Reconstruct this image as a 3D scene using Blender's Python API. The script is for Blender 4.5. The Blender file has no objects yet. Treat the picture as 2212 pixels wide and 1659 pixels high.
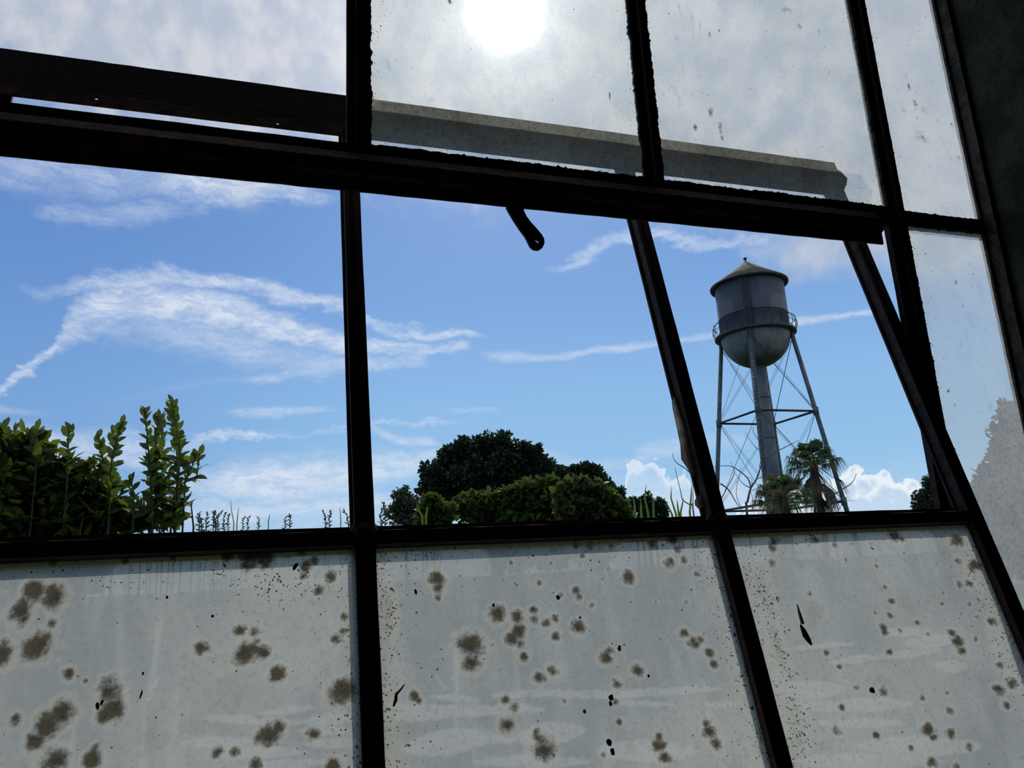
import bpy, bmesh, math, random
import numpy as np
from mathutils import Vector, Matrix

random.seed(7)
rng = np.random.default_rng(11)
SC = bpy.context.scene
COL = SC.collection

# ------------------------------------------------------------------ camera
FPX, CX, CY = 1660.0, 1106.0, 829.5
CAM = np.array([0.0, 0.0, 1.6])
def _n(v): return v / np.linalg.norm(v)
_ez = _n(np.array([-356, 6729, -1660.0]))
_ex = np.array([5164, -140, -1660.0]); _ex = _n(_ex - _ez * _ex.dot(_ez))
_ey = np.cross(_ez, _ex)
RM = np.array([_ex, _ey, _ez])            # camera axes in world space
cam_d = bpy.data.cameras.new('camera')
cam_d.sensor_width = 36.0
cam_d.lens = FPX / 2212 * 36.0
cam_d.clip_start = 0.02; cam_d.clip_end = 3000
cam = bpy.data.objects.new('camera', cam_d); COL.objects.link(cam)
cam.matrix_world = Matrix([[RM[0][0], RM[0][1], RM[0][2], CAM[0]],
                           [RM[1][0], RM[1][1], RM[1][2], CAM[1]],
                           [RM[2][0], RM[2][1], RM[2][2], CAM[2]], [0, 0, 0, 1]])
SC.camera = cam

def ray(x, y):
    return RM @ np.array([x - CX, CY - y, -FPX])
def azel(x, y):
    r = ray(x, y)
    return math.degrees(math.atan2(r[0], r[1])), math.degrees(math.atan2(r[2], math.hypot(r[0], r[1])))
def at(x, y, d):
    "point at horizontal distance d along the sight line of a photo pixel"
    r = ray(x, y); k = d / math.hypot(r[0], r[1])
    return CAM + r * k

# ------------------------------------------------------------------ colour management
SC.view_settings.view_transform = 'Standard'
SC.view_settings.look = 'None'
SC.view_settings.exposure = 0.0
SC.view_settings.gamma = 1.0
SC.view_settings.use_curve_mapping = False
SC.cycles.use_denoising = True
SC.cycles.max_bounces = 7
SC.cycles.diffuse_bounces = 3
SC.cycles.use_adaptive_sampling = True
SC.cycles.adaptive_threshold = 0.02
SC.cycles.transparent_max_bounces = 16
SC.cycles.sample_clamp_indirect = 4.0

def srgb(r, g, b):
    f = lambda c: (c / 255 / 12.92) if c / 255 <= 0.04045 else ((c / 255 + 0.055) / 1.055) ** 2.4
    return (f(r), f(g), f(b), 1.0)

# ------------------------------------------------------------------ node helper
class NT:
    def __init__(s, tree): s.t = tree; s.n = tree.nodes; s.l = tree.links
    def new(s, kind, **kw):
        n = s.n.new(kind)
        for k, v in kw.items(): setattr(n, k, v)
        return n
    def put(s, sock, v):
        if isinstance(v, bpy.types.NodeSocket): s.l.new(v, sock)
        elif isinstance(v, (tuple, list)):
            v = tuple(v)
            sock.default_value = v[:len(sock.default_value)] if len(v) >= len(sock.default_value) else v + (1.0,)
        else: sock.default_value = v
    def m(s, op, a, b=None, c=None, clamp=False):
        n = s.new('ShaderNodeMath', operation=op); n.use_clamp = clamp
        s.put(n.inputs[0], a)
        if b is not None: s.put(n.inputs[1], b)
        if c is not None: s.put(n.inputs[2], c)
        return n.outputs[0]
    def v(s, op, a, b=None, sc=None):
        n = s.new('ShaderNodeVectorMath', operation=op)
        s.put(n.inputs[0], a)
        if b is not None: s.put(n.inputs[1], b)
        if sc is not None: s.put(n.inputs['Scale'], sc)
        return n.outputs['Value'] if op in ('DOT_PRODUCT', 'LENGTH', 'DISTANCE') else n.outputs['Vector']
    def ss(s, x, a, b, lo=0.0, hi=1.0, smooth=True):
        n = s.new('ShaderNodeMapRange'); n.interpolation_type = 'SMOOTHSTEP' if smooth else 'LINEAR'
        s.put(n.inputs[0], x); n.inputs[1].default_value = a; n.inputs[2].default_value = b
        s.put(n.inputs[3], lo); s.put(n.inputs[4], hi)
        return n.outputs[0]
    def noise(s, vec, scale, detail=4, rough=0.55, dist=0.0, dims='3D', color=False):
        n = s.new('ShaderNodeTexNoise', noise_dimensions=dims)
        if vec is not None: s.put(n.inputs['Vector'], vec)
        n.inputs['Scale'].default_value = scale; n.inputs['Detail'].default_value = detail
        n.inputs['Roughness'].default_value = rough; n.inputs['Distortion'].default_value = dist
        return n.outputs['Color'] if color else n.outputs[0]
    def noise2(s, vec, scale, detail=4, rough=0.55, color=False):
        return s.noise(vec, scale, detail, rough, 0.0, '2D', color)
    def comb(s, x, y, z=0.0):
        n = s.new('ShaderNodeCombineXYZ')
        s.put(n.inputs[0], x); s.put(n.inputs[1], y); s.put(n.inputs[2], z)
        return n.outputs[0]
    def mix(s, f, a, b):
        n = s.new('ShaderNodeMix', data_type='RGBA')
        s.put(n.inputs[0], f); s.put(n.inputs[6], a); s.put(n.inputs[7], b)
        return n.outputs[2]

# ------------------------------------------------------------------ sky (clouds laid out by compass bearing and height)
SUN_AZ, SUN_EL = azel(1089, 22)
def build_world():
    w = bpy.data.worlds.new('sky'); SC.world = w; w.use_nodes = True
    t = NT(w.node_tree); t.n.clear()
    tc = t.new('ShaderNodeTexCoord')
    d = t.v('NORMALIZE', tc.outputs['Generated'])
    sx = t.new('ShaderNodeSeparateXYZ'); t.put(sx.inputs[0], d)
    X, Y, Z = sx.outputs
    az = t.m('MULTIPLY', t.m('ARCTAN2', X, Y), 57.29578)
    el = t.m('MULTIPLY', t.m('ARCSINE', Z), 57.29578)
    p = t.comb(az, el, 0.0)
    # base blue
    r = t.new('ShaderNodeValToRGB'); t.put(r.inputs[0], t.m('DIVIDE', t.m('MAXIMUM', el, 0.0), 60.0, clamp=True))
    stops = [(0.0, (168, 205, 236)), (6 / 60, (150, 195, 233)), (13 / 60, (138, 183, 230)), (20 / 60, (118, 162, 219)),
             (28 / 60, (100, 144, 206)), (45 / 60, (92, 132, 195)), (1.0, (70, 105, 165))]
    e = r.color_ramp.elements
    while len(e) < len(stops): e.new(0.5)
    for k, (pos, c) in enumerate(stops): e[k].position = pos; e[k].color = srgb(*c)
    base = r.outputs[0]
    # deeper blue away from the sun on the left, paler to the right
    lf = t.ss(az, 12.0, -18.0)
    base = t.mix(t.m('MULTIPLY', lf, 0.40), base, srgb(78, 120, 190))
    # distortion for wisps
    n1 = t.noise2(t.comb(t.m('MULTIPLY', az, 0.5), el), 0.5, 3, 0.6, color=True)
    off = t.v('SCALE', t.v('SUBTRACT', n1, (0.5, 0.5, 0.5)), sc=2.0)
    n2 = t.noise2(t.comb(t.m('MULTIPLY', az, 0.7), el), 2.6, 3, 0.6, color=True)
    off = t.v('ADD', off, t.v('SCALE', t.v('SUBTRACT', n2, (0.5, 0.5, 0.5)), sc=0.5))
    so = t.new('ShaderNodeSeparateXYZ'); t.put(so.inputs[0], off)
    A0, AR = -24.0, 78.0
    def chart(f):        # bearing -> 0..1, displaced by f times the wisp noise; matching height
        return (t.m('DIVIDE', t.m('ADD', t.m('MULTIPLY_ADD', so.outputs[0], f, az), -A0), AR, clamp=True), t.m('MULTIPLY_ADD', so.outputs[1], f, el))
    u1, e1 = chart(1.0); u2, e2 = chart(0.35)
    fib = t.ss(t.noise2(t.comb(t.m('MULTIPLY', az, 0.3), t.m('MULTIPLY_ADD', so.outputs[0], 1.5, t.m('MULTIPLY', el, 1.5))), 1.3, 5, 0.62), 0.3, 0.7, 0.5, 1.08)
    def curve(u, rows):
        "rows of (bearing, r, g, b): three piecewise curves in one node"
        n = t.new('ShaderNodeRGBCurve'); mp = n.mapping; mp.use_clip = True
        xs = [min(1, max(0, (r_[0] - A0) / AR)) for r_ in rows]
        for ch in range(3):
            c = mp.curves[ch]
            pts = [(x_, min(1, max(0, r_[ch + 1]))) for x_, r_ in zip(xs, rows)]
            pts = [(0.0, pts[0][1] if ch < 2 else 0.0)] + pts + [(1.0, pts[-1][1] if ch < 2 else 0.0)]
            while len(c.points) < len(pts): c.points.new(.5, .5)
            for k_, q_ in enumerate(sorted(pts)):
                c.points[k_].location = q_; c.points[k_].handle_type = 'AUTO' if ch == 0 else 'VECTOR'
        mp.update(); t.put(n.inputs['Color'], t.comb(u, u, u))
        o_ = t.new('ShaderNodeSeparateColor'); t.put(o_.inputs[0], n.outputs[0]); return o_.outputs
    def band(pts, u, e_):
        "a streak of cloud: photo-frame samples (x, y, width, amount) turned into bearing and height"
        rows = []
        for (x, y, w_, am) in sorted(pts):
            a_, l_ = azel(x, y); rows.append((a_, l_ / 60, w_ * .033 * 1.15 / 6, am))
        ends = [(rows[0][0] - .9, rows[0][1], rows[0][2] * .5, 0.0)] if rows[0][0] > A0 + 2 else []
        rows = ends + rows + [(rows[-1][0] + .9, rows[-1][1], rows[-1][2] * .5, 0.0)]
        c = curve(u, rows)
        dd = t.m('ABSOLUTE', t.m('SUBTRACT', e_, t.m('MULTIPLY', c[0], 60.0)))
        q = t.m('SUBTRACT', 1.0, t.m('DIVIDE', dd, t.m('MULTIPLY_ADD', c[1], 6.0, .05)), clamp=True)
        return t.m('MULTIPLY', t.ss(q, 0.0, .95), c[2])
    bands = [
        ([(80, 640, 18, .2), (160, 615, 22, .45), (250, 606, 24, .6), (450, 604, 24, .72), (620, 640, 24, .68), (770, 674, 16, .55), (830, 712, 14, .4), (900, 716, 18, .65), (1010, 722, 14, .6), (1035, 727, 6, .2)], u1, e1),
        ([(-60, 870, 16, .6), (0, 835, 16, .7), (60, 790, 17, .75), (100, 762, 20, .7), (140, 715, 46, .55), (210, 672, 60, .8), (330, 658, 58, .9), (440, 664, 52, .88), (560, 694, 44, .88), (680, 732, 32, .9), (770, 750, 24, .8), (870, 752, 22, .55), (1000, 757, 18, .55)], u1, e1),
        ([(240, 700, 50, .3), (400, 715, 60, .42), (540, 745, 60, .5), (600, 770, 40, .35), (760, 788, 26, .4), (830, 790, 20, .5), (910, 772, 16, .35)], u1, e1),
        ([(0, 885, 10, .35), (50, 890, 8, .2), (120, 888, 8, 0), (500, 818, 10, .1), (560, 818, 14, .4), (690, 800, 12, .35), (740, 810, 8, 0), (840, 870, 6, .0), (960, 886, 6, .05), (985, 886, 8, .3), (1060, 885, 8, .25)], u2, e2),
        ([(520, 890, 12, .45), (600, 892, 14, .5), (690, 884, 10, .4), (740, 890, 6, 0), (860, 950, 12, .5), (930, 952, 14, .55), (960, 960, 6, 0)], u2, e2),
        ([(-40, 960, 40, .5), (90, 965, 45, .55), (300, 980, 40, .6), (380, 985, 20, .25), (440, 950, 12, .55), (550, 940, 14, .75), (600, 940, 8, .2), (860, 912, 8, .35), (940, 912, 8, .4), (1000, 915, 6, 0), (1290, 1010, 22, .3), (1460, 965, 22, .35), (1600, 955, 20, .2)], u1, e1),
        ([(400, 1050, 34, .5), (480, 1042, 58, .85), (620, 1036, 62, .9), (760, 1024, 54, .85), (880, 1005, 44, .75), (950, 985, 20, .4), (1000, 990, 20, 0), (1500, 1060, 30, .3), (1600, 1065, 40, .55), (1720, 1075, 40, .5)], u1, e1),
        ([(400, 1110, 30, .6), (600, 1100, 34, .7), (900, 1092, 34, .7), (1200, 1095, 34, .6), (1500, 1090, 30, .5)], u1, e1),
        ([(-60, 340, 50, .3), (100, 365, 60, .45), (340, 385, 56, .45), (430, 388, 46, .85), (520, 400, 60, .9), (600, 400, 36, .65), (700, 425, 24, .35)], u1, e1),
        ([(100, 455, 26, .3), (330, 462, 30, .35), (400, 450, 20, .1), (480, 430, 34, .55), (540, 432, 24, .45), (600, 430, 12, .0), (700, 430, 2, .0), (1180, 575, 4, .0), (1250, 556, 18, .45), (1345, 508, 20, .6), (1400, 505, 16, .5), (1480, 520, 20, .55), (1560, 522, 12, .4), (1650, 505, 12, .3)], u1, e1),
        ([(1060, 770, 12, .45), (1110, 772, 16, .55), (1175, 774, 9, .4), (1300, 757, 9, .5), (1545, 724, 8, .45), (1718, 696, 9, .6), (1890, 671, 8, .5)], u2, e2)]
    acc = None
    for bd in bands:
        v = band(*bd); acc = v if acc is None else t.m('MAXIMUM', acc, v)
    acc = t.m('MULTIPLY', acc, fib)
    base = t.mix(t.m('MINIMUM', acc, 1.0), base, srgb(216, 226, 240))
    # white haze low down
    base = t.mix(t.ss(el, 7.5, 1.0, 0.0, 0.45), base, srgb(205, 222, 240))
    # cumulus heaps on the horizon: height of the cloud top by bearing, billowed by noise
    pv = t.new('ShaderNodeTexVoronoi'); pv.feature = 'SMOOTH_F1'; pv.voronoi_dimensions = '2D'; t.put(pv.inputs['Vector'], t.comb(az, el)); pv.inputs['Scale'].default_value = 1.05; pv.inputs['Smoothness'].default_value = .25
    pn = t.noise2(t.comb(az, el), 2.2, 4, 0.55)
    bil = t.m('ADD', t.m('MULTIPLY', t.m('SUBTRACT', .45, pv.outputs[0]), 1.1), t.m('MULTIPLY', t.m('SUBTRACT', pn, .5), 1.1))
    def heap(pts):
        rows = [(azel(x, y)[0], azel(x, y)[1] / 60, 0, 0) for x, y in pts]
        c = curve(t.m('DIVIDE', t.m('ADD', az, -A0), AR, clamp=True), rows)
        return t.m('ADD', t.m('SUBTRACT', t.m('MULTIPLY', c[0], 60.0), el), bil)
    h1 = heap([(1560, 1130), (1620, 1092), (1680, 1088), (1730, 1072), (1800, 1040), (1818, 1018), (1850, 1012), (1880, 1024), (1910, 1018), (1935, 1032), (1960, 1028), (1985, 1046), (2010, 1044), (2060, 1060), (2140, 1120)])
    cc = t.mix(t.ss(t.m('ADD', h1, t.m('MULTIPLY', bil, 1.2)), .2, 1.7), srgb(240, 246, 251), srgb(196, 216, 238))
    base = t.mix(t.m('MULTIPLY', t.ss(h1, -.08, .22), .9), base, cc)
    h2 = heap([(1320, 1100), (1347, 1060), (1352, 1015), (1370, 1000), (1400, 992), (1418, 1000), (1435, 1022), (1470, 1030), (1500, 1040), (1540, 1075), (1580, 1120)])
    rim = t.m('MULTIPLY', t.ss(h2, -.1, .15), t.ss(h2, 1.2, .3, 0.3, 1.0))
    base = t.mix(t.m('MULTIPLY', rim, .8), base, srgb(222, 234, 247))
    # veil of high cloud around the sun
    hn = t.noise2(t.comb(az, el), 0.16, 4, 0.6)
    hn2 = t.noise2(t.comb(t.m('MULTIPLY_ADD', el, -.4, az), t.m('MULTIPLY_ADD', az, .4, el)), 0.32, 4, 0.52)
    veil = t.ss(t.m('ADD', el, t.m('MULTIPLY_ADD', t.m('SUBTRACT', hn, .5), 12.0, t.m('MULTIPLY', t.m('MAXIMUM', t.m('SUBTRACT', az, 22.0), 0.0), .45))), 26.5, 34.0)
    vcol = t.mix(t.ss(hn2, .3, .7), srgb(178, 188, 205), srgb(208, 211, 217))
    base = t.mix(t.m('MULTIPLY', veil, .92), base, vcol)
    # sun and its aureole
    sa, se = math.radians(SUN_AZ), math.radians(SUN_EL)
    sd = (math.sin(sa) * math.cos(se), math.cos(sa) * math.cos(se), math.sin(se))
    ang = t.m('MULTIPLY', t.m('ARCCOSINE', t.m('MINIMUM', t.v('DOT_PRODUCT', d, sd), 1.0)), 57.29578)
    core = t.m('MULTIPLY', t.m('EXPONENT', t.m('MULTIPLY', t.m('POWER', t.m('DIVIDE', ang, 1.55), 2.0), -1.0)), 6.0)
    mid = t.m('MULTIPLY', t.m('EXPONENT', t.m('DIVIDE', ang, -4.6)), 0.95)
    wide = t.m('MULTIPLY', t.m('EXPONENT', t.m('DIVIDE', ang, -10.0)), 0.18)
    glow = t.m('ADD', t.m('ADD', core, mid), wide)
    gl = t.v('SCALE', (1.0, 0.98, 0.92), sc=glow)
    sky = t.v('ADD', base, gl)
    # below the horizon: dull green earth
    gnd = t.mix(t.ss(el, 0.0, -1.0), sky, (0.055, 0.068, 0.04, 1))
    bg = t.new('ShaderNodeBackground'); t.put(bg.inputs[0], gnd); bg.inputs[1].default_value = 1.0
    out = t.new('ShaderNodeOutputWorld'); t.l.new(bg.outputs[0], out.inputs[0])
    w.cycles.sampling_method = 'MANUAL'; w.cycles.sample_map_resolution = 1024
build_world()

sun_d = bpy.data.lights.new('sun', 'SUN'); sun_d.energy = 1.5; sun_d.angle = math.radians(0.7); sun_d.color = (1.0, 0.95, 0.86)
sun = bpy.data.objects.new('sun', sun_d); COL.objects.link(sun)
_sa, _se = math.radians(SUN_AZ), math.radians(SUN_EL)
SUNV = Vector((math.sin(_sa) * math.cos(_se), math.cos(_sa) * math.cos(_se), math.sin(_se)))
sun.rotation_euler = SUNV.to_track_quat('Z', 'Y').to_euler(); sun.location = (0, 6, 14)

# ------------------------------------------------------------------ object helpers
def tag(o, label=None, cat=None, group=None, kind=None):
    if label: o['label'] = label
    if cat: o['category'] = cat
    if group: o['group'] = group
    if kind: o['kind'] = kind
    return o
def empty(name, loc=(0, 0, 0)):
    o = bpy.data.objects.new(name, None); COL.objects.link(o); o.location = loc; o.empty_display_size = .1
    return o
def link(name, me, mat, parent=None):
    o = bpy.data.objects.new(name, me); COL.objects.link(o)
    if mat: me.materials.append(mat)
    if parent:
        o.parent = parent
        o.matrix_parent_inverse = Matrix.Translation(-Vector(parent.location))
    return o
class MB:
    "collects shapes into one mesh"
    def __init__(s): s.v = []; s.f = []
    def box(s, lo, hi, M=None):
        b = len(s.v)
        for z in (lo[2], hi[2]):
            for x, y in ((lo[0], lo[1]), (hi[0], lo[1]), (hi[0], hi[1]), (lo[0], hi[1])):
                p = Vector((x, y, z)); s.v.append(tuple(M @ p if M else p))
        s.f += [tuple(b + i for i in q) for q in ((3, 2, 1, 0), (4, 5, 6, 7), (0, 1, 5, 4), (1, 2, 6, 5), (2, 3, 7, 6), (3, 0, 4, 7))]
        return s
    def prism(s, poly, x0, x1, M=None, nseg=1, jit=0.0):
        "polygon of (y,z) swept along x"
        b = len(s.v); n = len(poly)
        for k in range(nseg + 1):
            x = x0 + (x1 - x0) * k / nseg
            for (y, z) in poly:
                j = (random.uniform(-jit, jit), random.uniform(-jit, jit)) if jit else (0, 0)
                p = Vector((x, y + j[0], z + j[1])); s.v.append(tuple(M @ p if M else p))
        for k in range(nseg):
            for i in range(n):
                a0 = b + k * n + i; a1 = b + k * n + (i + 1) % n
                s.f.append((a0, a1, a1 + n, a0 + n))
        s.f.append(tuple(b + i for i in range(n))[::-1]); s.f.append(tuple(b + nseg * n + i for i in range(n)))
        return s
    def tube(s, pts, rad, n=8, cap=True):
        pts = [Vector(p) for p in pts]
        if not hasattr(rad, '__len__'): rad = [rad] * len(pts)
        b = len(s.v)
        up = None
        for i, p in enumerate(pts):
            t = (pts[min(i + 1, len(pts) - 1)] - pts[max(i - 1, 0)]).normalized()
            if up is None: up = t.orthogonal().normalized()
            up = (up - t * up.dot(t))
            up = up.normalized() if up.length > 1e-6 else t.orthogonal().normalized()
            w = t.cross(up)
            for k in range(n):
                a = 2 * math.pi * k / n
                s.v.append(tuple(p + (up * math.cos(a) + w * math.sin(a)) * rad[i]))
        for i in range(len(pts) - 1):
            for k in range(n):
                a0 = b + i * n + k; a1 = b + i * n + (k + 1) % n
                s.f.append((a0, a1, a1 + n, a0 + n))
        if cap:
            s.f.append(tuple(b + k for k in range(n))[::-1]); s.f.append(tuple(b + (len(pts) - 1) * n + k for k in range(n)))
        return s
    def lathe(s, prof, c, n=48):
        b = len(s.v)
        for (r, z) in prof:
            for k in range(n):
                a = 2 * math.pi * k / n
                s.v.append((c[0] + r * math.cos(a), c[1] + r * math.sin(a), c[2] + z))
        for i in range(len(prof) - 1):
            for k in range(n):
                a0 = b + i * n + k; a1 = b + i * n + (k + 1) % n
                s.f.append((a0, a1, a1 + n, a0 + n))
        return s
    def build(s, name, mat, parent=None, smooth=False):
        me = bpy.data.meshes.new(name); me.from_pydata(s.v, [], s.f); me.update()
        if smooth: me.shade_smooth()
        return link(name, me, mat, parent)

def mesh_np(name, V, F, mat, parent=None):
    me = bpy.data.meshes.new(name)
    me.vertices.add(len(V)); me.vertices.foreach_set('co', np.asarray(V, np.float32).ravel())
    k = F.shape[1]
    me.loops.add(F.size); me.loops.foreach_set('vertex_index', F.astype(np.int32).ravel())
    me.polygons.add(len(F)); me.polygons.foreach_set('loop_start', np.arange(0, F.size, k, dtype=np.int32))
    me.polygons.foreach_set('loop_total', np.full(len(F), k, np.int32))
    me.update(calc_edges=True); me.validate()
    return link(name, me, mat, parent)

# ------------------------------------------------------------------ materials
def mat_new(name):
    m = bpy.data.materials.new(name); m.use_nodes = True
    t = NT(m.node_tree); t.n.clear()
    return m, t
def principled(t, col, rough=.7, metal=0.0, bump=None, bstr=.3, bdist=.01, spec=.4):
    b = t.new('ShaderNodeBsdfPrincipled'); t.put(b.inputs['Base Color'], col); t.put(b.inputs['Roughness'], rough)
    b.inputs['Metallic'].default_value = metal; b.inputs['Specular IOR Level'].default_value = spec
    if bump is not None:
        bn = t.new('ShaderNodeBump'); bn.inputs['Strength'].default_value = bstr; bn.inputs['Distance'].default_value = bdist
        t.put(bn.inputs['Height'], bump); t.l.new(bn.outputs[0], b.inputs['Normal'])
    o = t.new('ShaderNodeOutputMaterial'); t.l.new(b.outputs[0], o.inputs[0])
    return b
def rust(name, c0, c1, sc=30):
    m, t = mat_new(name); tc = t.new('ShaderNodeTexCoord').outputs['Object']
    n = t.noise(tc, sc, 6, .65); n2 = t.noise(tc, sc * 5, 4, .6)
    f = t.ss(t.m('ADD', n, t.m('MULTIPLY', t.m('SUBTRACT', n2, .5), .4)), .42, .62)
    principled(t, t.mix(f, c0, c1), .75, 0.0, n2, .5, .002)
    return m
M_STEEL = rust('old_painted_steel', (.018, .016, .022, 1), (.045, .030, .026, 1))
M_SASH = rust('rusty_sash_steel', (.022, .014, .016, 1), (.075, .036, .026, 1), 40)
M_HOOD = rust('rusty_brown_steel', (.05, .03, .018, 1), (.20, .10, .055, 1), 22)
M_EDGE = rust('flaking_edge_steel', (.015, .013, .012, 1), (.075, .062, .055, 1), 35)
M_PUTTY = rust('old_putty', (.012, .011, .011, 1), (.045, .04, .035, 1), 60)
M_CRUMB = rust('dark_crumb', (.012, .006, .008, 1), (.05, .02, .015, 1), 80)
def m_concrete():
    m, t = mat_new('mossy_concrete'); tc = t.new('ShaderNodeTexCoord').outputs['Object']
    n = t.noise(tc, 9, 7, .65); n2 = t.noise(tc, 60, 4, .6)
    c = t.mix(t.ss(n, .4, .62), (.022, .027, .022, 1), (.055, .062, .052, 1))
    c = t.mix(t.ss(n2, .6, .72), c, (.015, .015, .014, 1))
    principled(t, c, .95, 0, n2, .5, .01); return m
M_CONC = m_concrete()
def simple_noise(name, c0, c1, sc, rough=.8, lo=.4, hi=.6, bd=.01):
    m, t = mat_new(name); tc = t.new('ShaderNodeTexCoord').outputs['Object']
    n = t.noise(tc, sc, 6, .6)
    principled(t, t.mix(t.ss(n, lo, hi), c0, c1), rough, 0, n, .3, bd); return m
M_FLOOR = simple_noise('dusty_floor', (.08, .075, .07, 1), (.16, .15, .14, 1), 3)
M_GROUND = simple_noise('rough_grass_ground', (.035, .055, .02, 1), (.085, .10, .045, 1), .8, .95)
M_BARK = simple_noise('bark', (.045, .035, .025, 1), (.10, .08, .06, 1), 8, .95)
M_TWIG = simple_noise('bare_twig_bark', (.10, .10, .11, 1), (.17, .16, .16, 1), 8, .95)
M_STEM = simple_noise('green_stem', (.05, .06, .03, 1), (.10, .11, .05, 1), 20, .8)

def leafmat(name, c0, c1, trans, sc=4, tf=.45):
    m, t = mat_new(name); tc = t.new('ShaderNodeTexCoord').outputs['Object']
    n = t.noise(tc, sc, 3, .6); f = t.ss(n, .35, .65)
    c = t.mix(f, c0, c1)
    d = t.new('ShaderNodeBsdfPrincipled'); t.put(d.inputs['Base Color'], c); d.inputs['Roughness'].default_value = .45
    d.inputs['Specular IOR Level'].default_value = .35
    tr = t.new('ShaderNodeBsdfTranslucent'); t.put(tr.inputs[0], t.mix(f, trans, tuple(min(1, x * 1.35) for x in trans[:3]) + (1,)))
    mx = t.new('ShaderNodeMixShader'); mx.inputs[0].default_value = tf
    t.l.new(d.outputs[0], mx.inputs[1]); t.l.new(tr.outputs[0], mx.inputs[2])
    o = t.new('ShaderNodeOutputMaterial'); t.l.new(mx.outputs[0], o.inputs[0]); return m
M_LEAF_NEAR = leafmat('glossy_shoot_leaf', (.025, .05, .012, 1), (.05, .09, .02, 1), (.15, .22, .025, 1), 9, .47)
M_LEAF_BUSH = leafmat('bright_bush_leaf', (.02, .038, .01, 1), (.045, .07, .018, 1), (.10, .155, .025, 1), 2.5, .42)
M_LEAF_DARK = leafmat('dark_tree_leaf', (.010, .022, .012, 1), (.02, .04, .018, 1), (.03, .07, .025, 1), .7, .3)
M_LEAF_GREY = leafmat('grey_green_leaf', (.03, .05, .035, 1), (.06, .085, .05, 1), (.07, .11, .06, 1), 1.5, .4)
M_PALM = leafmat('palm_leaf', (.025, .045, .022, 1), (.05, .08, .03, 1), (.09, .15, .04, 1), 1.5, .4)
M_PALM_DRY = leafmat('dry_palm_leaf', (.035, .03, .025, 1), (.09, .07, .045, 1), (.09, .07, .03, 1), 1.5, .3)
M_PALM_YEL = leafmat('yellowing_palm_leaf', (.07, .075, .02, 1), (.14, .13, .03, 1), (.25, .24, .05, 1), 1.5, .45)
M_BLADE = leafmat('grass_blade', (.03, .055, .015, 1), (.05, .08, .02, 1), (.11, .17, .03, 1), 5, .5)

def tank_mat():
    m, t = mat_new('weathered_galvanised_plate'); tc = t.new('ShaderNodeTexCoord').outputs['Object']
    s = t.new('ShaderNodeSeparateXYZ'); t.put(s.inputs[0], tc)
    a = t.m('ARCTAN2', t.m('SUBTRACT', s.outputs[1], 0.0), t.m('SUBTRACT', s.outputs[0], 0.0))
    br = t.new('ShaderNodeTexBrick'); t.put(br.inputs['Vector'], t.comb(t.m('MULTIPLY', a, 2.63), s.outputs[2]))
    br.inputs['Scale'].default_value = 1.0; br.inputs['Brick Width'].default_value = 1.45; br.inputs['Row Height'].default_value = 1.28
    br.inputs['Mortar Size'].default_value = .018; br.inputs['Color1'].default_value = (.045, .06, .09, 1); br.inputs['Color2'].default_value = (.115, .14, .17, 1)
    br.inputs['Mortar'].default_value = (.06, .07, .08, 1)
    n = t.noise(t.comb(t.m('MULTIPLY', s.outputs[0], 2), t.m('MULTIPLY', s.outputs[1], 2), t.m('MULTIPLY', s.outputs[2], .5)), 1.2, 6, .65)
    c = t.mix(t.ss(n, .42, .68, 0, .6), br.outputs[0], (.06, .075, .075, 1))
    principled(t, c, .6, .15, n, .1, .02); return m
M_TANK = tank_mat()
def bowl_mat():
    m, t = mat_new('stained_tank_bottom'); tc = t.new('ShaderNodeTexCoord').outputs['Object']
    s = t.new('ShaderNodeSeparateXYZ'); t.put(s.inputs[0], tc)
    a = t.m('ARCTAN2', s.outputs[1], s.outputs[0])
    seam = t.ss(t.m('ABSOLUTE', t.m('SUBTRACT', t.m('FRACT', t.m('MULTIPLY', a, 12 / 6.28318)), .5)), .485, .5)
    n = t.noise(tc, 1.1, 6, .62)
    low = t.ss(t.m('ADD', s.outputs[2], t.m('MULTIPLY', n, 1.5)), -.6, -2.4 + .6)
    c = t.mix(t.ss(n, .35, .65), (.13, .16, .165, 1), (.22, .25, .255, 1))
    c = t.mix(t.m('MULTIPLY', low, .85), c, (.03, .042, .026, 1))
    c = t.mix(t.m('MULTIPLY', seam, .6), c, (.04, .045, .045, 1))
    principled(t, c, .55, .05); return m
M_BOWL = bowl_mat()
M_ROOF = simple_noise('weathered_roof_plate', (.06, .055, .05, 1), (.15, .13, .105, 1), 1.1, .8)
M_TOWER = simple_noise('galvanised_steelwork', (.06, .085, .09, 1), (.12, .15, .16, 1), 1.5, .6)
M_TOWERD = simple_noise('dark_steelwork', (.02, .026, .034, 1), (.045, .052, .06, 1), 1.5, .6)
M_RISER = simple_noise('riser_pipe_paint', (.09, .115, .135, 1), (.14, .165, .185, 1), .8, .55)

# ------------------------------------------------------------------ window geometry
D = 1.1
def WP(X, Z, Y=1.0): return (X * D, Y * D, CAM[2] + Z * D)
TH = math.radians(14.5); ZP = 0.3946
# sash frame: local x right, y outward normal, z up along the sash; origin on the pivot line
SASH_M = Matrix.Translation(Vector(WP(0, ZP))) @ Matrix.Rotation(-TH, 4, 'X') @ Matrix.Scale(D, 4)
def sash_xy(px, py, off=0.0):
    r = ray(px, py) / D
    n = np.array([0, math.cos(TH), -math.sin(TH)])
    o = np.array([0, 1, ZP]) + n * off
    k = n.dot(o) / n.dot(r); p = r * k - o
    return p[0], p[1] * math.sin(TH) + p[2] * math.cos(TH)
def wall_xy(px, py, Y=1.0):
    r = ray(px, py); k = Y / r[1]
    return r[0] * k, r[2] * k

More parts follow.
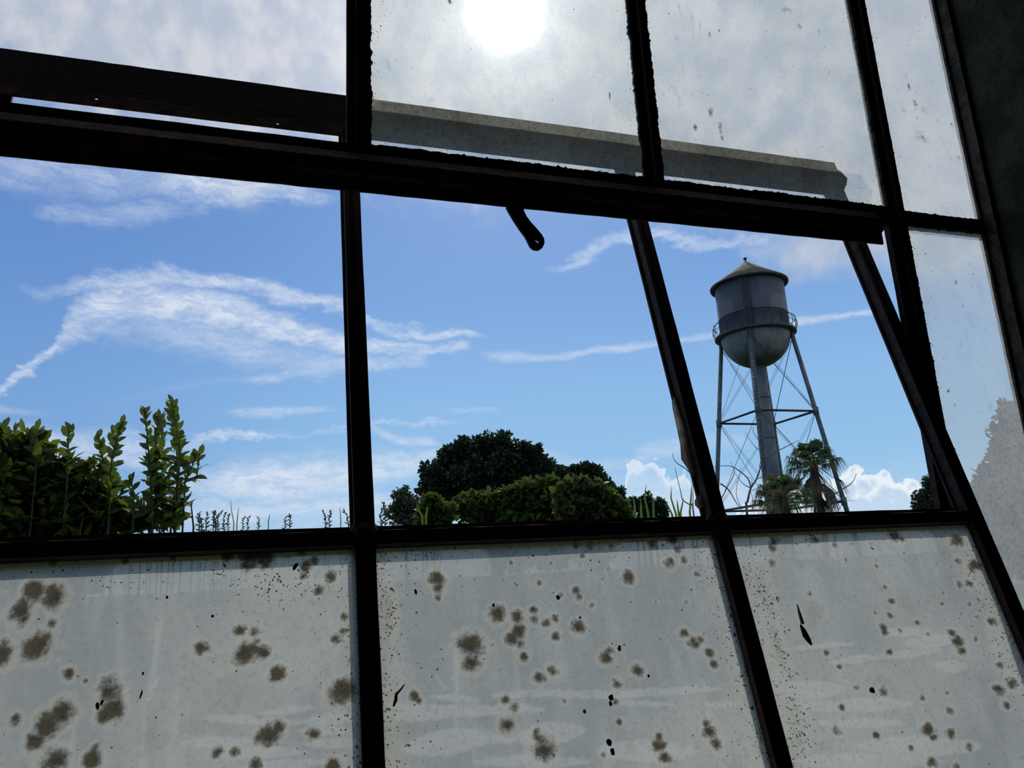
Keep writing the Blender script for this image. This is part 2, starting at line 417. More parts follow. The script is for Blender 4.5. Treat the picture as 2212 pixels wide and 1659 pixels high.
def glass_mat(name, film, clear, mould=(.055, .045, .028, 1), speck=.5, haze_n=3.0, seed=0.0, scratches=True, film2=None, scuff=0.0):
    """old dusty glass: a see-through share and a light-scattering film of dirt.
    attributes: mould (dark patches), pale_film (lighter patches and streaks), grime (specks towards the edges)"""
    m, t = mat_new(name)
    tc = t.v('ADD', t.new('ShaderNodeTexCoord').outputs['Object'], (seed, seed * 1.7, 0))
    def attr(n):
        a = t.new('ShaderNodeAttribute'); a.attribute_name = n; return a.outputs['Fac']
    mo, re, gr = attr('mould'), attr('pale_film'), attr('grime')
    nf = t.noise(tc, 55, 5, .7); nb = t.noise(tc, haze_n, 5, .6); nn = t.noise(tc, 160, 3, .7); n5 = t.noise(tc, 18, 5, .65)
    streak = t.noise(t.v('MULTIPLY', tc, (26, 26, 1.6)), 1.0, 4, .6)
    # mould: fuzzy-edged dark blotches
    mf = t.ss(t.m('ADD', mo, t.m('ADD', t.m('MULTIPLY', t.m('SUBTRACT', nf, .5), 1.15), t.m('MULTIPLY', t.m('SUBTRACT', nn, .5), .5))), .30, .85)
    mhalo = t.ss(t.m('ADD', mo, t.m('MULTIPLY', t.m('SUBTRACT', nf, .5), 1.0)), .12, .32)
    # film colour
    fc = t.mix(t.ss(nb, .35, .65), film, film2 or tuple(x * .86 for x in film[:3]) + (1,))
    fc = t.mix(t.m('MULTIPLY', t.ss(streak, .45, .75), .35), fc, tuple(min(1, x * 1.25) for x in film[:3]) + (1,))
    fc = t.mix(t.m('MULTIPLY', t.ss(n5, .5, .72), .45), fc, tuple(x * .66 for x in film[:3]) + (1,))
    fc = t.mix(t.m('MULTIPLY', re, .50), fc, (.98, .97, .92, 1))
    fc = t.mix(t.m('MULTIPLY', t.ss(gr, .02, .5), .6), fc, (.80, .78, .68, 1))
    fc = t.mix(t.m('MULTIPLY', t.ss(nn, .48, .72), .38), fc, tuple(x * .55 for x in film[:3]) + (1,))
    sf = None
    if scuff:      # slanting brown scuffs gathered in patches
        sn = t.noise(t.v('MULTIPLY', tc, (34, 34, 12)), 1.6, 5, .7, .6)
        sf = t.m('MULTIPLY', t.m('MULTIPLY', t.ss(sn, .56, .74), t.ss(t.noise(tc, 4.5, 3, .6), .46, .66)), scuff)
        fc = t.mix(sf, fc, (.20, .16, .14, 1))
    # reddish dirt veil where grime is heavy
    fc = t.mix(t.m('MULTIPLY', t.ss(t.m('ADD', gr, t.m('MULTIPLY', t.m('SUBTRACT', nf, .5), .6)), .35, 1.2), .55), fc, (.42, .34, .27, 1))
    fc = t.mix(t.m('MULTIPLY', mhalo, .38), fc, (.86, .80, .66, 1))
    fc = t.mix(t.m('MULTIPLY', mf, .96), fc, t.mix(t.ss(nf, .35, .65), mould, tuple(x * 2.2 for x in mould[:3]) + (1,)))
    # specks
    vo = t.new('ShaderNodeTexVoronoi'); t.put(vo.inputs['Vector'], t.v('ADD', tc, t.v('SCALE', t.noise(tc, 90, 2, .5, color=True), sc=.006))); vo.inputs['Scale'].default_value = 420
    vc = t.new('ShaderNodeSeparateColor'); t.put(vc.inputs[0], vo.outputs['Color'])
    thr = t.m('SUBTRACT', 1.0, t.m('ADD', .004 * speck, t.m('MULTIPLY', t.m('POWER', gr, 1.35), .95)))
    sp = t.m('MULTIPLY', t.m('GREATER_THAN', vc.outputs[0], thr), t.m('LESS_THAN', vo.outputs['Distance'], t.m('MULTIPLY', vc.outputs[1], .55)))
    vo2 = t.new('ShaderNodeTexVoronoi'); t.put(vo2.inputs['Vector'], tc); vo2.inputs['Scale'].default_value = 46
    vc2 = t.new('ShaderNodeSeparateColor'); t.put(vc2.inputs[0], vo2.outputs['Color'])
    sp2 = t.m('MULTIPLY', t.m('GREATER_THAN', vc2.outputs[0], 1 - .02 * speck), t.m('LESS_THAN', vo2.outputs['Distance'], t.m('MULTIPLY', vc2.outputs[1], .11)))
    sp = t.m('MAXIMUM', sp, sp2)
    vo3 = t.new('ShaderNodeTexVoronoi'); t.put(vo3.inputs['Vector'], t.v('ADD', tc, t.v('SCALE', t.noise(tc, 70, 2, .6, color=True), sc=.02))); vo3.inputs['Scale'].default_value = 190
    vc3 = t.new('ShaderNodeSeparateColor'); t.put(vc3.inputs[0], vo3.outputs['Color'])
    sp3_ = t.m('MULTIPLY', t.m('GREATER_THAN', vc3.outputs[0], t.m('SUBTRACT', 1.0, t.m('MULTIPLY', t.m('POWER', gr, 2.0), .8))), t.m('LESS_THAN', vo3.outputs['Distance'], t.m('MULTIPLY', vc3.outputs[1], .42)))
    sp = t.m('MAXIMUM', sp, sp3_)
    fc = t.mix(t.m('MULTIPLY', sp, .92), fc, (.045, .03, .03, 1))
    # share of clear glass
    cl = t.m('MULTIPLY', clear, t.ss(nb, .3, .7, .85, 1.15))
    cl = t.m('MULTIPLY', cl, t.ss(nn, .25, .75, .88, 1.1))
    if scratches:
        wv = t.noise(t.v('MULTIPLY', tc, (14, 14, 3)), 9.0, 3, .6, 1.2)
        sc_ = t.m('MULTIPLY', t.ss(t.m('ABSOLUTE', t.m('SUBTRACT', wv, .5)), .006, .0), t.ss(n5, .5, .62))
        fc = t.mix(t.m('MULTIPLY', sc_, .5), fc, (1, 1, .97, 1))
    cl = t.m('MULTIPLY', cl, t.m('SUBTRACT', 1.0, t.m('MULTIPLY', t.m('MAXIMUM', t.m('MAXIMUM', mf, sp), t.m('MULTIPLY', gr, .4)), .95)), clamp=True)
    if scuff: cl = t.m('MULTIPLY', cl, t.m('SUBTRACT', 1.0, t.m('MULTIPLY', sf, .9)))
    tr = t.new('ShaderNodeBsdfTransparent'); tr.inputs[0].default_value = (.95, .985, .97, 1)
    tl = t.new('ShaderNodeBsdfTranslucent'); t.put(tl.inputs[0], fc)
    df = t.new('ShaderNodeBsdfDiffuse'); t.put(df.inputs[0], t.mix(.5, fc, (.05, .05, .05, 1)))
    m1 = t.new('ShaderNodeMixShader'); m1.inputs[0].default_value = .12; t.l.new(tl.outputs[0], m1.inputs[1]); t.l.new(df.outputs[0], m1.inputs[2])
    m2 = t.new('ShaderNodeMixShader'); t.put(m2.inputs[0], cl); t.l.new(m1.outputs[0], m2.inputs[1]); t.l.new(tr.outputs[0], m2.inputs[2])
    o = t.new('ShaderNodeOutputMaterial'); t.l.new(m2.outputs[0], o.inputs[0])
    return m
M_GLASS_UP = glass_mat('dusty_upper_glass', (.66, .68, .62, 1), .66, speck=.9, seed=.3, scuff=.55)
M_GLASS_LOW = glass_mat('mouldy_lower_glass', (.71, .715, .66, 1), .05, speck=1.4, seed=2.1, film2=(.53, .555, .55, 1), scratches=False)
M_GLASS_SIDE = glass_mat('streaky_side_glass', (.88, .90, .90, 1), .46, speck=.8, seed=5.2, scuff=.8)

def pane(name, x0, x1, z0, z1, M, mat, parent, spots=(), pale_patches=(), streaks=(), grime=None, n=150, label=None, yoff=0.0, notch=None, gspots=()):
    "a thin sheet as a grid; dirt fields are stored per vertex. coords in window units"
    nx = n; nz = max(8, int(n * (z1 - z0) / (x1 - x0)))
    xs = np.linspace(x0, x1, nx + 1); zs = np.linspace(z0, z1, nz + 1)
    X, Z = np.meshgrid(xs, zs); X = X.ravel(); Z = Z.ravel()
    mo = np.zeros_like(X); re = np.zeros_like(X); gr = np.zeros_like(X)
    for s in spots:
        sx, sz, rx, rz = s[:4]; amp = s[4] if len(s) > 4 else 1.0
        # irregular outline: several small lobes
        r0 = random.Random(int(abs(sx * 9173 + sz * 3391) * 1000))
        best = np.zeros_like(X)
        for k in range(5):
            a = r0.uniform(0, 6.28); dd = 0 if k == 0 else r0.uniform(.25, .6); rr = 1.0 if k == 0 else r0.uniform(.35, .65)
            ux = (X - sx - math.cos(a) * dd * rx) / (rx * rr); uz = (Z - sz - math.sin(a) * dd * rz) / (rz * rr)
            best = np.maximum(best, np.exp(-(ux ** 2 + uz ** 2) * 1.15) * (1.0 if k == 0 else .8))
        mo = np.maximum(mo, best * amp * .95)
    for (sx, sz, rx, rz, tilt, amp) in pale_patches:
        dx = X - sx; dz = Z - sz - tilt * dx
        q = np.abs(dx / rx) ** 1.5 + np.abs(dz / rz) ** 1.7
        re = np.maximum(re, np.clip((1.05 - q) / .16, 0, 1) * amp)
    for (ax, az_, bx, bz, w, amp) in streaks:
        L = (bx - ax) ** 2 + (bz - az_) ** 2
        h = np.clip(((X - ax) * (bx - ax) + (Z - az_) * (bz - az_)) / L, 0, 1)
        dd = np.hypot(X - ax - h * (bx - ax), Z - az_ - h * (bz - az_))
        re = np.maximum(re, np.clip(1.4 - dd / w, 0, 1) * amp)
    if grime is not None: gr = np.clip(grime(X, Z), 0, 1)
    for (sx, sz, rx, rz, amp) in gspots:
        gr = np.maximum(gr, np.exp(-(((X - sx) / rx) ** 2 + ((Z - sz) / rz) ** 2)) * amp)
    idx = np.arange((nx + 1) * (nz + 1)).reshape(nz + 1, nx + 1)
    F = np.stack([idx[:-1, :-1].ravel(), idx[:-1, 1:].ravel(), idx[1:, 1:].ravel(), idx[1:, :-1].ravel()], 1)
    V = np.stack([X, np.full_like(X, yoff), Z], 1)
    Mn = np.array(M); V = V @ Mn[:3, :3].T + Mn[:3, 3]
    o = mesh_np(name, V, F, mat, parent)
    for nm, arr in (('mould', mo), ('pale_film', re), ('grime', gr)):
        a = o.data.attributes.new(nm, 'FLOAT', 'POINT'); a.data.foreach_set('value', arr.astype(np.float32))
    if label: o['label'] = label
    return o

WALL_M = Matrix.Translation(Vector(WP(0, 0))) @ Matrix.Scale(D, 4)

# ------------------------------------------------------------------ room shell
OX0, OX1, OZ0, OZ1 = -.44, 1.292, -.66, 1.95       # opening, window units
X0, X1, YB = -4.2, 5.2, -6.5
YF, YG = .62, D + .002                               # inner and outer faces of the front wall
HZ = 4.6
def struct(name, mb, mat):
    o = mb.build(name, mat); o['kind'] = 'structure'; return o
wf = MB()
ox0, ox1, oz0, oz1 = OX0 * D, OX1 * D, CAM[2] + OZ0 * D, CAM[2] + OZ1 * D
wf.box((X0, YF, 0), (ox0, YG, HZ)); wf.box((ox1, YF, 0), (X1, YG, HZ))
wf.box((ox0, YF, 0), (ox1, YG, oz0)); wf.box((ox0, YF, oz1), (ox1, YG, HZ))
struct('wall_front', wf, M_CONC)
struct('wall_left', MB().box((X0 - .2, YB, 0), (X0, YG, HZ)), M_CONC)
struct('wall_right', MB().box((X1, YB, 0), (X1 + .2, YG, HZ)), M_CONC)
struct('wall_back', MB().box((X0 - .2, YB - .2, 0), (X1 + .2, YB, HZ)), M_CONC)
struct('ceiling', MB().box((X0 - .2, YB - .2, HZ), (X1 + .2, YG, HZ + .2)), M_CONC)
struct('floor', MB().box((X0 - .2, YB - .2, -.15), (X1 + .2, YG, 0)), M_FLOOR)
gm = MB()
gx = [-900, -60, X0 - .2, X1 + .2, 60, 900]
gm.box((-900, YG, -.6), (900, 1500, 0)); gm.box((-900, -300, -.6), (X0 - .2, YG, 0)); gm.box((X1 + .2, -300, -.6), (900, YG, 0)); gm.box((X0 - .2, -300, -.6), (X1 + .2, YB - .2, 0))
struct('ground', gm, M_GROUND)

# ------------------------------------------------------------------ window_1: the fixed steel frame
w1 = empty('window_1', WP(.33, OZ0)); tag(w1, 'fixed dark steel window frame with dusty panes around the tilted sash', 'window', kind='structure')
def vbar(name, x0, x1, z0, z1, par, mat=M_STEEL, hy=.006, rib=.008):
    mb = MB(); c = (x0 + x1) / 2
    poly = [(-hy, x0), (-hy, c - .004), (-hy - rib, c - .003), (-hy - rib, c + .003), (-hy, c + .004), (-hy, x1), (hy, x1), (hy, x0)]
    # sweep vertically: reuse prism with axes permuted
    P = Matrix(((0, 0, 1, 0), (0, 1, 0, 0), (1, 0, 0, 0), (0, 0, 0, 1)))
    mb.prism(poly[::-1], z0, z1, WALL_M @ P, nseg=30, jit=.0002)
    return mb.build(name, mat, par)
vbar('mullion', .1025, .1345, .60, OZ1, w1)
vbar('mullion', .578, .608, .60, OZ1, w1)
vbar('jamb', 1.061, 1.0985, .574, OZ1, w1, M_SASH)
vbar('jamb', 1.0555, 1.0985, OZ0, .574, w1, M_SASH)
vbar('jamb', OX0, -.395, OZ0, OZ1, w1)
def hbar(name, x0, x1, z0, z1, par, mat=M_STEEL, hy=.006, nseg=24, ho=None):
    ho = ho or hy
    mb = MB(); mb.prism([(-hy, z0), (ho, z0), (ho, z1), (-hy, z1)][::-1], x0, x1, WALL_M, nseg=nseg, jit=.0006)
    return mb.build(name, mat, par)
hbar('transom', OX0, 1.0985, .574, .606, w1)
hbar('transom', OX0, 1.0985, 1.235, 1.27, w1)
hbar('glazing_bar', 1.0985, OX1, .577, .602, w1, M_SASH, ho=.017)
hbar('glazing_bar', 1.0985, OX1, 1.235, 1.27, w1, M_SASH)
hbar('frame_sill', OX0, OX1, OZ0, OZ0 + .03, w1, M_SASH)
hbar('frame_head', OX0, OX1, OZ1 - .03, OZ1, w1, M_SASH)
hood = MB(); hood.prism([(-.006, .592), (-.013, .586), (-.022, .572), (-.022, .5505), (-.016, .548), (-.016, .5265), (-.0125, .5265), (-.0125, .546), (.002, .55), (.004, .574), (-.006, .58)], -.385, 1.026, WALL_M, nseg=60, jit=.0003)
tag(hood.build('weather_hood', M_HOOD, w1), 'rust-brown weather hood along the transom')
# putty: crumbling dark edge round the panes
def putty(par, x0, x1, z0, z1, sides='lbrt', w=.007, amp=.006, y=.0, seed=1, mat=M_PUTTY):
    r = random.Random(seed); mb = MB()
    def strip(ax, ay, bx, by, nx, ny):
        L = math.hypot(bx - ax, by - ay); n = max(6, int(L / .0025)); pr = []
        j = 0
        for k in range(n + 1):
            j = j * .7 + r.uniform(-1, 1) * .45
            wd = w + amp * max(-.8, j) + (amp * 1.0 if r.random() < .03 else 0)
            u = k / n; px, pz = ax + (bx - ax) * u, ay + (by - ay) * u
            pr.append(((px, pz), (px + nx * wd, pz + nz_(ny) * wd)))
        b = len(mb.v)
        for (p0, p1) in pr:
            for q in (p0, p1):
                for yy in (y - .004, y + .003): mb.v.append(tuple(WALL_M @ Vector((q[0], yy, q[1]))))
        for k in range(n):
            a = b + 4 * k; c = a + 4
            mb.f += [(a, a + 2, c + 2, c), (a + 1, c + 1, c + 3, a + 3), (a + 2, a + 3, c + 3, c + 2), (a, c, c + 1, a + 1)]
    def nz_(v): return v
    if 'b' in sides: strip(x0, z0, x1, z0, 0, 1)
    if 't' in sides: strip(x0, z1, x1, z1, 0, -1)
    if 'l' in sides: strip(x0, z0, x0, z1, 1, 0)
    if 'r' in sides: strip(x1, z0, x1, z1, -1, 0)
    return mb.build('putty', mat, par)
putty(w1, .1345, .578, .606, 1.235, w=.0035, amp=.0022, seed=3)
putty(w1, .608, 1.0635, .606, 1.235, w=.003, amp=.0022, seed=4)
putty(w1, 1.0985, OX1 - .01, .602, 1.235, 'lb', w=.002, amp=.0016, seed=5)
putty(w1, 1.0985, OX1 - .01, OZ0 + .03, .577, 'lt', w=.002, amp=.002, seed=6)

def S(px, py, r, ry=None, amp=1.0, f=wall_xy):
    if f is wall_xy: amp = min(1.0, amp * 1.35)
    x, z = f(px, py); x2, _ = f(px + r, py); _, z2 = f(px, py + (ry or r))
    return (x, z, abs(x2 - x), abs(z2 - z), amp)
def seglist(pts, w, f, amp):
    out = []
    for a, b in zip(pts[:-1], pts[1:]):
        p = f(*a); q = f(*b); x2 = f(a[0] + w, a[1])[0]
        out.append((p[0], p[1], q[0], q[1], abs(x2 - p[0]), amp))
    return out
up2 = [S(1318, 208, 3, 17, .62), S(972, 3, 5, 9, .9), S(808, 215, 3, 10, .8)]
up3 = [S(1502, 275, 6, 12, .62), S(1535, 240, 10, 18, .55), S(1556, 275, 8, 20, .6), S(1560, 300, 5, 12, .6), S(1533, 75, 5, 12, .5), S(1553, 65, 5, 6, .6),
       S(1655, 68, 8, 6, .5), S(1700, 20, 22, 14, .42), S(1725, 55, 14, 14, .45), S(1770, 70, 10, 14, .45), S(1743, 125, 4, 6, .5), S(1790, 155, 5, 9, .5),
       S(1637, 257, 3, 5, .7), S(1502, 302, 5, 6, .6), S(1620, 192, 3, 4, .8), S(1665, 245, 6, 5, .45), S(1435, 280, 4, 12, .45), S(1720, 325, 6, 12, .4)]
ups = [S(1958, 165, 5, 12, .5), S(1964, 188, 5, 12, .55), S(1975, 222, 8, 14, .5), S(1930, 190, 4, 6, .4), S(1980, 255, 4, 5, .6), S(2000, 235, 20, 30, .36),
       S(1990, 300, 26, 30, .36), S(2025, 260, 8, 10, .4), S(2055, 268, 5, 6, .5), S(1950, 240, 12, 16, .36), S(2070, 340, 6, 10, .4), S(2030, 150, 6, 4, .4)]
GL = lambda x0, x1, z0, z1, a=.55, w=.018: (lambda X, Z: a * np.maximum.reduce([np.exp(-(X - x0) / w), np.exp(-(x1 - X) / w), .7 * np.exp(-(Z - z0) / w), .5 * np.exp(-(z1 - Z) / w)]))
pane('glass_pane', .12, .592, .594, 1.25, WALL_M, M_GLASS_UP, w1, up2, grime=GL(.1345, .578, .606, 1.235, .42, .012), n=110, label='dusty glass pane with the sun behind it')
pane('glass_pane', .594, 1.08, .594, 1.25, WALL_M, M_GLASS_UP, w1, up3, grime=GL(.608, 1.0635, .606, 1.235, .42, .012), n=110, label='dusty glass pane streaked with brown dirt')
pane('glass_pane', 1.08, OX1 - .001, .59, 1.25, WALL_M, M_GLASS_SIDE, w1, ups, grime=GL(1.0985, OX1 + .05, .602, 1.235, .38, .01), n=80, label='narrow dusty side pane, upper')
yel = [S(2112, 690, 7, 26, .45), S(2120, 712, 6, 16, .4)]
lows = [S(2065, 610, 5, 10, .5), S(2080, 660, 4, 8, .5), S(2045, 735, 5, 7, .4), S(1990, 640, 10, 20, .3), S(2048, 845, 4, 6, .7), S(2062, 1075 - 200, 4, 5, .6)]
pane('glass_pane', 1.08, OX1 - .001, OZ0 + .02, .588, WALL_M, M_GLASS_SIDE, w1, lows, gspots=[], grime=GL(1.0985, OX1 + .05, OZ0, .577, .45, .012), n=80, label='narrow dusty side pane, lower')
# bent catch lever hanging from the hood
def catch():
    px = [(1093, 448), (1098, 458), (1110, 478), (1122, 496), (1134, 512), (1140, 524), (1145, 534), (1153, 540), (1163, 541), (1171, 536), (1175, 527), (1174, 517),
          (1169, 508), (1158, 495), (1146, 482), (1137, 470), (1131, 458), (1129, 448)]
    hole = [(1152.5, 520), (1157, 524), (1162, 527), (1165, 525), (1163.5, 521), (1158.5, 518.5), (1154, 518)]
    Yp = .972
    bm = bmesh.new(); loops = []
    for pts in (px, hole):
        vs = [bm.verts.new((wall_xy(a, b, Yp)[0] * D, (Yp - .003) * D, CAM[2] + wall_xy(a, b, Yp)[1] * D)) for a, b in pts]
        for i in range(len(vs)): bm.edges.new((vs[i], vs[(i + 1) % len(vs)]))
    bmesh.ops.triangle_fill(bm, use_beauty=True, use_dissolve=False, edges=bm.edges[:])
    ex = bmesh.ops.extrude_face_region(bm, geom=bm.faces[:])
    for v in ex['geom']:
        if isinstance(v, bmesh.types.BMVert): v.co.y += .006
    bmesh.ops.recalc_face_normals(bm, faces=bm.faces[:])
    me = bpy.data.meshes.new('catch_lever'); bm.to_mesh(me); bm.free()
    o = link('catch_lever', me, M_STEEL, w1)
    o['label'] = 'bent steel catch lever with a hole in its round end'
catch()
# steel angle covering the edge of the concrete reveal
tr = MB()
pr = [(.0, 0), (.0, 0)]
P = Matrix(((0, 0, 1, 0), (0, 1, 0, 0), (1, 0, 0, 0), (0, 0, 0, 1)))
tr.prism([(-.030, 1.283), (-.030, 1.2925), (.008, 1.2925), (.008, 1.283), (-.002, 1.283), (-.002, 1.277), (-.007, 1.277), (-.008, 1.283)][::-1], OZ0, OZ1, WALL_M @ P, nseg=120, jit=.0005)
tag(tr.build('trim_1', M_EDGE), 'flaking steel angle strip along the edge of the dark concrete reveal', 'trim', kind='structure')

# ------------------------------------------------------------------ window_2: the tilted pivoting sash
w2 = empty('window_2', WP(.34, ZP)); tag(w2, 'rusty steel sash tilted on its pivots, upper row without glass, lower row mouldy', 'window', kind='structure')
SD = .023
def sbar_v(name, x0, x1, z0, z1, mat=M_SASH, lip=.004):
    mb = MB()
    P = Matrix(((0, 0, 1, 0), (0, 1, 0, 0), (1, 0, 0, 0), (0, 0, 0, 1)))
    c = x0 + (x1 - x0) * .42
    poly = [(0, x0), (0, c - .003), (.003, c - .002), (.003, c + .002), (0, c + .003), (0, x1), (.006, x1), (.008, x1 - lip), (SD - .005, x1 - lip), (SD - .004, x1 + .003), (SD, x1 + .003), (SD, x0 - .003), (SD - .004, x0 - .003), (SD - .005, x0 + lip * .3), (.006, x0)]
    mb.prism(poly[::-1], z0, z1, SASH_M @ P, nseg=40, jit=.0002)
    return mb.build(name, mat, w2)
SB = -.985
P_ = Matrix(((0, 0, 1, 0), (0, 1, 0, 0), (1, 0, 0, 0), (0, 0, 0, 1)))
mb = MB(); mb.prism([(.004, -.366), (.004, -.337), (.009, -.337), (.009, -.366)][::-1], SB, .36, SASH_M @ P_, nseg=30, jit=.0002); mb.build('stile', M_SASH, w2)
sbar_v('stile', 1.022, 1.047, SB, .355)
sbar_v('mullion', .103, .126, SB + .02, .30); sbar_v('mullion', .577, .599, SB + .02, .30)
def sprism(name, poly, x0, x1, mat=M_SASH, nseg=60, jit=.0002):
    mb = MB(); mb.prism(poly, x0, x1, SASH_M, nseg=nseg, jit=jit); return mb.build(name, mat, w2)
sprism('cross_rail', [(0, -.3655), (0, -.3490), (.006, -.3480), (SD - .005, -.3470), (SD - .004, -.3375), (SD, -.3375), (SD, -.369), (.012, -.3665)][::-1], -.36, 1.045)
sprism('bottom_rail', [(0, SB), (0, SB + .035), (SD, SB + .035), (SD, SB)][::-1], -.36, 1.045)
M_GLINT = rust('painted_edge_glint', (.16, .13, .12, 1), (.45, .40, .38, 1), 60)
mb = MB(); mb.prism([(-.0006, -.3496), (-.0006, -.3487), (.001, -.3482), (.001, -.3496)][::-1], -.36, 1.045, SASH_M, nseg=80, jit=.0001)  # thin pale bead: the cross rail's edge highlight put into colour
mb.build('rail_glint', M_GLINT, w2)
# welded blobs where bars cross
for xx in (.1145, .588):
    mb = MB()
    bm = bmesh.new(); bmesh.ops.create_icosphere(bm, subdivisions=3, radius=.021)
    for v in bm.verts:
        v.co.x *= .85; v.co.y *= .45; v.co *= random.uniform(.94, 1.05); v.co += Vector((xx, .006, -.3535)); v.co = SASH_M @ v.co
    me = bpy.data.meshes.new('weld_joint'); bm.to_mesh(me); bm.free(); link('weld_joint', me, M_SASH, w2)
# top rail with a perforated flange below
sprism('top_rail', [(0, .300), (0, .366), (.006, .3695), (.035, .3695), (.035, .360), (.005, .355), (.005, .300)][::-1], -.364, 1.052, M_STEEL)
def flange():
    "thin lower flange of the top rail with two bolt holes"
    hx = [(sash_xy(208, 212), .0038), (sash_xy(600, 266), .0036)]
    z0, z1, y0, y1 = .2785, .302, .0, .0035
    xs = [-.362]; mb = MB()
    def pbox(a, b, c, d): mb.box((a, y0, c), (b, y1, d), SASH_M)
    cur = -.362
    for ((x, z), r) in hx:
        pbox(cur, x - r, z0, z1)
        # ring of wedges round the hole
        n = 16
        b = len(mb.v)
        outer = []
        for k in range(n):
            a = 2 * math.pi * k / n; c, s = math.cos(a), math.sin(a)
            q = max(abs(c), abs(s)); ox, oz = c / q, s / q
            OXc = x + ox * r; OZc = (z1 if oz > 0 else z0) if abs(oz) > .999 else (z + (oz * ((z1 - z) if oz > 0 else (z - z0))))
            for yy in (y0, y1):
                mb.v.append(tuple(SASH_M @ Vector((OXc, yy, OZc)))); mb.v.append(tuple(SASH_M @ Vector((x + c * r * .75, yy, z + s * r * .75))))
        for k in range(n):
            i = b + 4 * k; j = b + 4 * ((k + 1) % n)
            mb.f += [(i, j, j + 1, i + 1), (i + 2, i + 3, j + 3, j + 2), (i + 1, j + 1, j + 3, i + 3)]
        cur = x + r
    pbox(cur, 1.03, z0, z1)
    o = mb.build('perforated_flange', M_HOOD, w2); return o
flange()
# pointed end of the rail
mb = MB(); a0, a1 = 1.05, 1.068
for yy in (0, .012):
    for (x, z) in ((1.045, .300), (1.045, .352), (1.058, .345), (1.068, .328), (1.058, .308)): mb.v.append(tuple(SASH_M @ Vector((x, yy, z))))
mb.f = [(0, 1, 2, 3, 4), (9, 8, 7, 6, 5)] + [(i, i + 5, (i + 1) % 5 + 5, (i + 1) % 5) for i in range(5)]
mb.build('rail_end', M_STEEL, w2)
# jagged remnants of broken glass left in the rebate of the sash mullion
def shard(pts, name='glass_shard'):
    mb = MB(); q = [sash_xy(x, y, .014) for x, y in pts]; n = len(q)
    for yy in (.014, .0175):
        for (x, z) in q: mb.v.append(tuple(SASH_M @ Vector((x, yy, z))))
    mb.f = [tuple(range(n)), tuple(range(2 * n - 1, n - 1, -1))] + [(i, i + n, (i + 1) % n + n, (i + 1) % n) for i in range(n)]
    o = mb.build(name, M_SHARD, w2); o['label'] = 'jagged broken remnant of dirty glass'; return o
M_SHARD = simple_noise('dirty_shard', (.30, .27, .24, 1), (.55, .52, .47, 1), 25, .5)
def _mk_shard():
    m, t = mat_new('dirty_glass_remnant'); tc = t.new('ShaderNodeTexCoord').outputs['Object']
    n = t.noise(tc, 30, 5, .6)
    tl = t.new('ShaderNodeBsdfTranslucent'); t.put(tl.inputs[0], t.mix(t.ss(n, .4, .6), (.22, .17, .14, 1), (.55, .52, .48, 1)))
    tp = t.new('ShaderNodeBsdfTransparent'); mx = t.new('ShaderNodeMixShader'); mx.inputs[0].default_value = .12
    t.l.new(tl.outputs[0], mx.inputs[1]); t.l.new(tp.outputs[0], mx.inputs[2])
    o = t.new('ShaderNodeOutputMaterial'); t.l.new(mx.outputs[0], o.inputs[0]); return m
M_SHARD = _mk_shard()
shard([(1452, 845), (1455, 880), (1466, 930), (1472, 960), (1474, 990), (1486, 1008), (1500, 1030), (1505, 1010), (1480, 930), (1462, 870)])
shard([(1504, 1090), (1503, 1080), (1510, 1066), (1520, 1070), (1524, 1092), (1512, 1098)])

